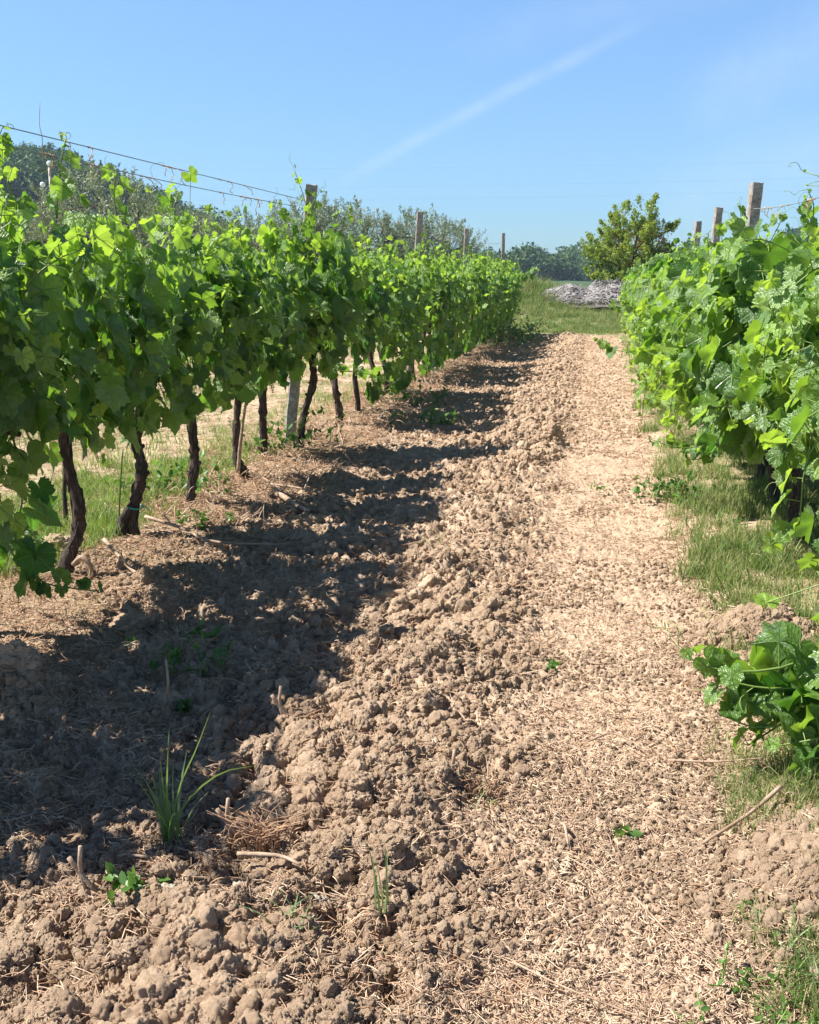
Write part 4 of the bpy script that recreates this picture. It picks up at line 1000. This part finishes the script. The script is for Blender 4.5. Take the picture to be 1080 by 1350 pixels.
# woods on the hills
def blob_tree(rg, conifer):
    a = Acc(); n = 900; u = nrm(rg.normal(size=(n, 3))); rr = rg.uniform(.6, 1.05, n)
    lump = 1 + .25*np.sin(u[:, 0]*4 + rg.random()*6)*np.cos(u[:, 2]*5 + rg.random()*6)
    P = u*rr[:, None]*lump[:, None]*[.5, .5, .5] + [0, 0, .55]
    if conifer: P[:, :2] *= (1.15 - P[:, 2:3])
    V, F = inst(DV - [0, .5, 0], DF, P, frames(rg.normal(size=(n, 3)), u + rg.normal(size=(n, 3))*.5 + [0, 0, .3]), np.tile([.085, .085, .085], (n, 1))*rg.uniform(.6, 1.3, (n, 1)))
    a.add(V, F, youth=np.repeat(rg.random(n), 4), rnd=np.repeat(rg.random(n), 4)); t = tube([(0, 0, -.1), (0, 0, .7)], .03, 5); a.add(*t, youth=0, rnd=0)
    return a.build('wood_tree', M['woodleaf'], link=False)
WL = lib('wood_library', [blob_tree(np.random.default_rng(1100+i), i == 2) for i in range(4)])
rg = np.random.default_rng(1200); n = 5200
az = rg.uniform(-.66, .42, n); r = rg.uniform(205, 330, n); X = r*np.sin(az); Y = r*np.cos(az); Z = ground_z(X, Y, False)
hs = rg.uniform(3.6, 6, n)*np.where(rg.random(n) < .06, 1.35, 1)
scatter('far_woodland', WL, np.stack([X, Y, Z], -1), np.stack([0*X, 0*X, rg.uniform(0, 6.28, n)], -1), np.stack([hs*.95, hs*.95, hs], -1), rg.choice([0, 1, 2, 3], n, p=[.35, .3, .1, .25]), 'distant wooded hillside, trees reading as one dark mass', 'woodland')

# ------------------------------------------------------------------ single things on the ground
def stone(name, x, y, r, label, cat, mat='clod', seed=0, flat=(1, 1, 1), rz=0, up=.12, group=None):
    rg = np.random.default_rng(seed+3000); V = clod_verts(rg, IV5, 1.25, True)
    V = V
    o = mk(name, V*np.array(flat), IF5, M[mat]); o.scale = (r, r, r); z = float(gz(x, y)[0]); o.location = (x, y, z + r*up*flat[2]); o.rotation_euler = (0, 0, rz)
    tag(o, label, cat, group); return o
stone('soil_clod', -.905, 1.845, .043, 'fist sized round clod near the green seedling, bottom left', 'soil clod', seed=1)
stone('flat_stone', -.60, 2.09, .055, 'flat pale stone lying right of the dry stubble tuft', 'stone', 'pale_stone', 2, (1.2, .6, .45), .1)
stone('pale_stone', -.895, 1.975, .034, 'small angular yellowish stone above the round clod', 'stone', 'pale_stone', 3, (1.1, .8, .7))
stone('pale_stone', -.72, 2.0, .030, 'white faced clod between yellowish stone and flat stone', 'stone', 'pale_stone', 12, (.9, .8, 1.0))
stone('soil_clod', -.97, 3.10, .065, 'large rounded clod half in shade left of the bright ridge', 'soil clod', seed=4)
stone('soil_clod', -1.80, 2.97, .08, 'big crumbling clod lit at left frame edge', 'soil clod', seed=5, flat=(1.1, .8, 1))
stone('soil_clod', -1.78, 3.78, .09, 'dark shaded lump of earth behind the hanging leaf tips', 'soil clod', seed=6, flat=(1.1, .8, .9))
stone('soil_clod', -2.12, 4.5, .07, 'dark clod beside the foot of the first left trunk', 'soil clod', seed=7, flat=(1.2, .8, .8))
stone('soil_clod', -2.52, 4.6, .075, 'pale lit clod behind the foot of the first left trunk', 'soil clod', seed=8, flat=(1.3, .8, .8))
stone('soil_clod', -.33, 8.65, .10, 'dark upright clod in the shaded band far up the path', 'soil clod', seed=9)
stone('soil_clod', -.60, 3.42, .05, 'broad sunlit clod at the edge of the shade', 'soil clod', seed=10, flat=(1.3, 1, .7))
stone('soil_clod', .70, 4.05, .05, 'pale crumbly lump of the mound beside the right grass', 'soil clod', seed=11, flat=(1.5, 1.1, .8))
stone('soil_clod', .55, 3.64, .035, 'small pale lump just above the low leafy sprig', 'soil clod', seed=13, flat=(1.3, 1, .8))
stone('soil_clod', .57, 2.30, .045, 'pale crumbling lump at right frame edge', 'soil clod', seed=14, flat=(1.1, 1.5, .8))

def big_tuft(name, x, y, n, h, spread, w_, lean, mat, label, cat, seed, base=True):
    rg = np.random.default_rng(seed); e = empty(name, (x, y, float(gz(x, y)[0]) - .01)); tag(e, label, cat)
    tuft(rg, n, h, spread, w_, lean, mat, 'blades', True, e)
    if base:
        a = Acc()
        for _ in range(12):
            an = rg.uniform(0, 6.28); L = rg.uniform(.03, .1); a.add(*tube(spline([(0, 0, -.01), (math.cos(an)*L*.5, math.sin(an)*L*.5, .02), (math.cos(an)*L, math.sin(an)*L, -.01)], 6), .0016, 4))
        a.build('dead_base', M['dead_stalk'], e)
    return e
g1 = big_tuft('grass_tuft', -.985, 2.24, 20, .26, .012, .0075, (.1, .65), 'grassblade', 'tall blue green grass tuft growing out of the foreground shade', 'grass tuft', 5)
a = Acc(); rg = np.random.default_rng(6)
for p3 in ([(0, 0, .02), (.05, 0, .12), (.13, .02, .19), (.23, .02, .22)], [(0, 0, .02), (.03, 0, .15), (.08, 0, .26), (.12, 0, .36)]):
    P = spline(p3, 9); t = np.linspace(0, 1, 9); ww = .005*(1-t**2) + .0003; i = np.arange(8)
    a.add(np.concatenate([P - np.array([0, 1, 0])*0 - np.outer(ww, [0, .5, -.8]), P + np.outer(ww, [0, .5, -.8])]), np.stack([i, i+1, 9+i+1, 9+i], -1), youth=.5, rnd=.5)
a.build('long_blades', M['grassblade'], g1)
big_tuft('grass_sprig', -.41, 2.02, 8, .17, .008, .005, (.05, .4), 'grassblade', 'small upright grass sprig in bottom centre clods', 'grass sprig', 15)
big_tuft('grass_sprig', -.60, 1.93, 10, .09, .02, .005, (.7, 1.4), 'grassblade', 'flattened pale grass wisp left of the bottom centre sprig', 'grass sprig', 17)
big_tuft('grass_sprig', -.24, 2.57, 9, .10, .03, .004, (.4, 1.2), 'grassblade', 'short grass wisp among clods right of centre', 'grass sprig', 19)
big_tuft('grass_sprig', -.75, 5.1, 12, .12, .04, .004, (.4, 1.2), 'grassblade', 'thin grass wisp on the clod ridge beyond the shade', 'grass sprig', 21)
def stubble(x, y, n, h, label, seed):
    rg = np.random.default_rng(seed); e = empty('stubble_tuft', (x, y, float(gz(x, y)[0]) + .012)); tag(e, label, 'stubble'); a = Acc()
    for _ in range(n):
        an = rg.uniform(0, 6.28); L = h*rg.uniform(.4, 1.1); d = np.array([math.cos(an)*rg.uniform(.1, .8), math.sin(an)*.5, 1]); b0 = np.append(rg.normal(size=2)*[.04, .02], .0)
        a.add(*tube(spline([b0, b0 + d*L*.5, b0 + d*L + [math.cos(an)*L*.4, 0, -.25*L]], 6), np.linspace(.0022, .0008, 6), 4))
    a.build('stalks', M['dead_stalk'], e)
    a = Acc(); a.add(*tube(spline([(-.06, 0, 0), (-.075, 0, .06), (-.07, 0, .12)], 6), .005, 6)); a.add(*tube(spline([(-.03, 0, .0), (-.08, 0, .06), (-.1, .0, .09)], 6), .006, 6)); a.build('thick_stub', M['cane_dry'], e)
stubble(-.76, 2.24, 110, .11, 'fan of dry reddish stubble beside the foreground shade', 31)
stubble(-.26, 2.62, 40, .07, 'small splay of dry stalks in the clods right of centre', 32)
stubble(-1.0, 1.96, 10, .05, 'two snapped brown stubs beside the green seedling', 33)
stubble(-.84, 2.95, 30, .07, 'dry stalks poking up at the shade edge by the rounded clod', 34)

# leafy weeds
WVv = np.array([(0, 0, 0), (.28, .35, .06), (.22, .75, .03), (0, 1, -.08), (-.22, .75, .03), (-.28, .35, .06)]); WVf = [np.array([(0, 1, 2, 3), (0, 3, 4, 5)])]
def weed(x, y, n, h, sp, leaf, label, seed, name='leafy_weed', mat='weedleaf', cat='weed'):
    rg = np.random.default_rng(seed); e = empty(name, (x, y, float(gz(x, y)[0]) - .005)); tag(e, label, cat); st = Acc(); lf = Acc()
    for _ in range(n):
        d = nrm(rg.normal(size=3)*[.6, .6, .2] + [0, 0, .9]); L = h*rg.uniform(.6, 1.2); b0 = np.append(rg.normal(size=2)*sp, 0); P = spline([b0, b0+d*L*.5, b0+d*L+np.append(rg.normal(size=2)*.2*L, -.1*L)], 7)
        st.add(*tube(P, .0016 + .004*h*.2, 4, False), youth=.5, rnd=.5)
        m_ = 9; t = rg.integers(1, 7, m_); pp = P[t]; T = rg.normal(size=(m_, 3)) + [0, 0, .3]; N = rg.normal(size=(m_, 3))*.5 + [0, 0, 1]
        V, F = inst(WVv, WVf, pp, frames(T, N), leaf*rg.uniform(.6, 1.2, m_)); lf.add(V, F, youth=np.repeat(rg.random(m_), 6), rnd=np.repeat(rg.random(m_), 6))
    st.build('stems', M['shootgreen'], e); lf.build('leaves', M[mat], e)
weed(-.965, 1.96, 6, .06, .012, .035, 'tiny bright green seedling between stubs, bottom left', 41)
weed(-1.27, 3.13, 3, .05, .015, .035, 'single yellow green seedling in the lit gap of the shade', 42)
weed(.47, 1.83, 60, .08, .09, .016, 'fine leaved green weed clump at bottom right corner', 43)
big_tuft('grass_tuft', .50, 1.98, 60, .09, .07, .004, (.5, 1.4), 'grassblade', 'low spreading grass tuft above the bottom right weed clump', 'grass tuft', 56)
weed(.10, 2.48, 2, .03, .01, .035, 'lone pale green leaf lying on the straw lane', 44)
weed(-.10, 3.6, 3, .04, .02, .03, 'small seedling where the clods meet the straw lane', 45)
weed(.50, 6.7, 26, .16, .12, .04, 'low green weed patch under the right row beside the lane', 46)
weed(-1.55, 9.9, 12, .14, .16, .07, 'dark leafy weed on the bare edge below left hedge', 47)
weed(-1.45, 3.45, 14, .10, .14, .04, 'shaded green seedlings in the dark band, left', 48)
weed(-1.72, 23.6, 60, .60, .28, .09, 'rounded green weed bush where the left hedge ends', 49, mat='grassblade')
weed(-1.95, 21.5, 40, .45, .30, .08, 'pale weedy clump on the soil edge below the far left hedge', 50, mat='grassblade')
weed(-2.35, 8.0, 26, .35, .18, .05, 'thin green weeds climbing round the foot of leaning post', 51)
weed(-2.62, 6.3, 26, .25, .2, .05, 'broad leaved weeds behind third and fourth left trunks', 52)
weed(-1.9, 11.5, 14, .2, .2, .06, 'small weeds at the soil edge below the left hedge', 53)
weed(-2.1, 5.45, 10, .08, .1, .035, 'faint green weeds between the second and third left trunks', 54)

# fallen sticks
def stick(pts, r, label, mat='cane_dry', seed=0, twigs=0, name='fallen_stick'):
    rg = np.random.default_rng(seed+70); pts = [(x, y, float(gz(x, y, False)[0]) + .02 + z) for x, y, z in pts]; P = spline(pts, 14); off = P[0].copy(); a = Acc(); a.add(*tube(P-off, np.linspace(r, r*.6, 14), 7, True, .06, rg))
    for _ in range(twigs):
        i = rg.integers(3, 12); q_ = P[i]-off; d = nrm(rg.normal(size=3)*[1, 1, .3]); a.add(*tube(spline([q_, q_+d*.06, q_+d*.11+[0, 0, .01]], 6), r*.45, 5))
    o = a.build(name, M[mat]); o.location = tuple(off); tag(o, label, 'stick')
stick([(-2.35, 5.25, .06), (-2.1, 5.15, .03), (-1.85, 4.95, .02), (-1.5, 5.05, .02)], .010, 'long reddish stick lying from the second trunk toward the path', seed=1, twigs=3)
stick([(-1.95, 6.3, .03), (-1.75, 6.05, .02), (-1.62, 5.9, .02)], .020, 'thick pale cut cane lying below the fourth trunk', seed=2)
stick([(-2.05, 6.5, .02), (-1.8, 6.4, .04), (-1.45, 6.2, .02)], .007, 'thin dry cane just above the thick pale one', seed=12)
stick([(-2.25, 4.55, .1), (-2.0, 4.3, .04), (-1.85, 4.1, .02)], .010, 'stick slanting down from the first trunk', seed=3, twigs=2)
stick([(-1.3, 2.98, .03), (-1.28, 2.96, .1), (-1.30, 3.0, .17)], .006, 'small upright stick in the shade left of the rounded clod', seed=4)
stick([(.50, 2.58, .05), (.42, 2.5, .03), (.30, 2.42, .01)], .006, 'brown stick across the lane edge at right', seed=5)
stick([(-.12, 1.92, .0), (.0, 1.84, .01), (.14, 1.78, .01)], .0024, 'long thin straw stalk near bottom centre right', 'cane_dry', 6)
stick([(-.02, 1.75, .0), (.02, 1.69, .02), (.06, 1.62, .0)], .0024, 'short straw stalk at the bottom edge', 'cane_dry', 7)
stick([(.13, 2.2, .0), (.2, 2.05, .01), (.29, 1.93, .0)], .0024, 'thin slanting straw stalk on the lane', 'cane_dry', 8)
stick([(-.04, 2.5, .0), (-.03, 2.45, .02), (-.02, 2.4, .0)], .005, 'short pale vertical looking stalk on the lane', 'cane_dry', 9)
stick([(-.78, 2.15, .02), (-.68, 2.15, .02), (-.62, 2.12, .02)], .006, 'pale stalk lying under the dry stubble tuft', 'cane_dry', 10)
stick([(-1.28, 2.15, .01), (-1.1, 2.13, .02), (-.96, 2.12, .02)], .005, 'straight pale stalk along the lower edge of the shade', 'cane_dry', 11)
stick([(.02, 3.0, .0), (.1, 3.05, .01), (.2, 2.95, .0)], .003, 'curved pale straw stalk mid lane', 'cane_dry', 13)
stick([(.25, 2.9, .0), (.38, 2.88, .01), (.5, 2.86, .01)], .004, 'thin twig lying left of the low leafy sprig', seed=14, twigs=2)
stick([(-2.52, 5.28, 0), (-2.50, 5.28, .2), (-2.47, 5.28, .42)], .006, 'thin green stake beside the second trunk', 'shootgreen', 15)
stick([(-2.9, 5.42, 0), (-2.9, 5.42, .15), (-2.88, 5.42, .35)], .016, 'short stake seen behind the first trunk', 'bark', 16)

# ------------------------------------------------------------------ air
import bmesh
bm = bmesh.new(); bmesh.ops.create_cube(bm, size=1); me = bpy.data.meshes.new('haze'); bm.to_mesh(me); bm.free()
hz = bpy.data.objects.new('haze', me); COL.objects.link(hz); hz.scale = (1120, 1120, 66); hz.location = (0, 0, 25); tag(hz, 'thin summer haze over the fields', 'haze', kind='stuff')
m = bpy.data.materials.new('haze'); m.use_nodes = True; m.node_tree.nodes.clear(); q = NB(m.node_tree)
pv = q.n('ShaderNodeVolumePrincipled', Color=(.62, .80, 1.0), Density=.00042)
q.n('ShaderNodeOutputMaterial', Volume=pv); me.materials.append(m)
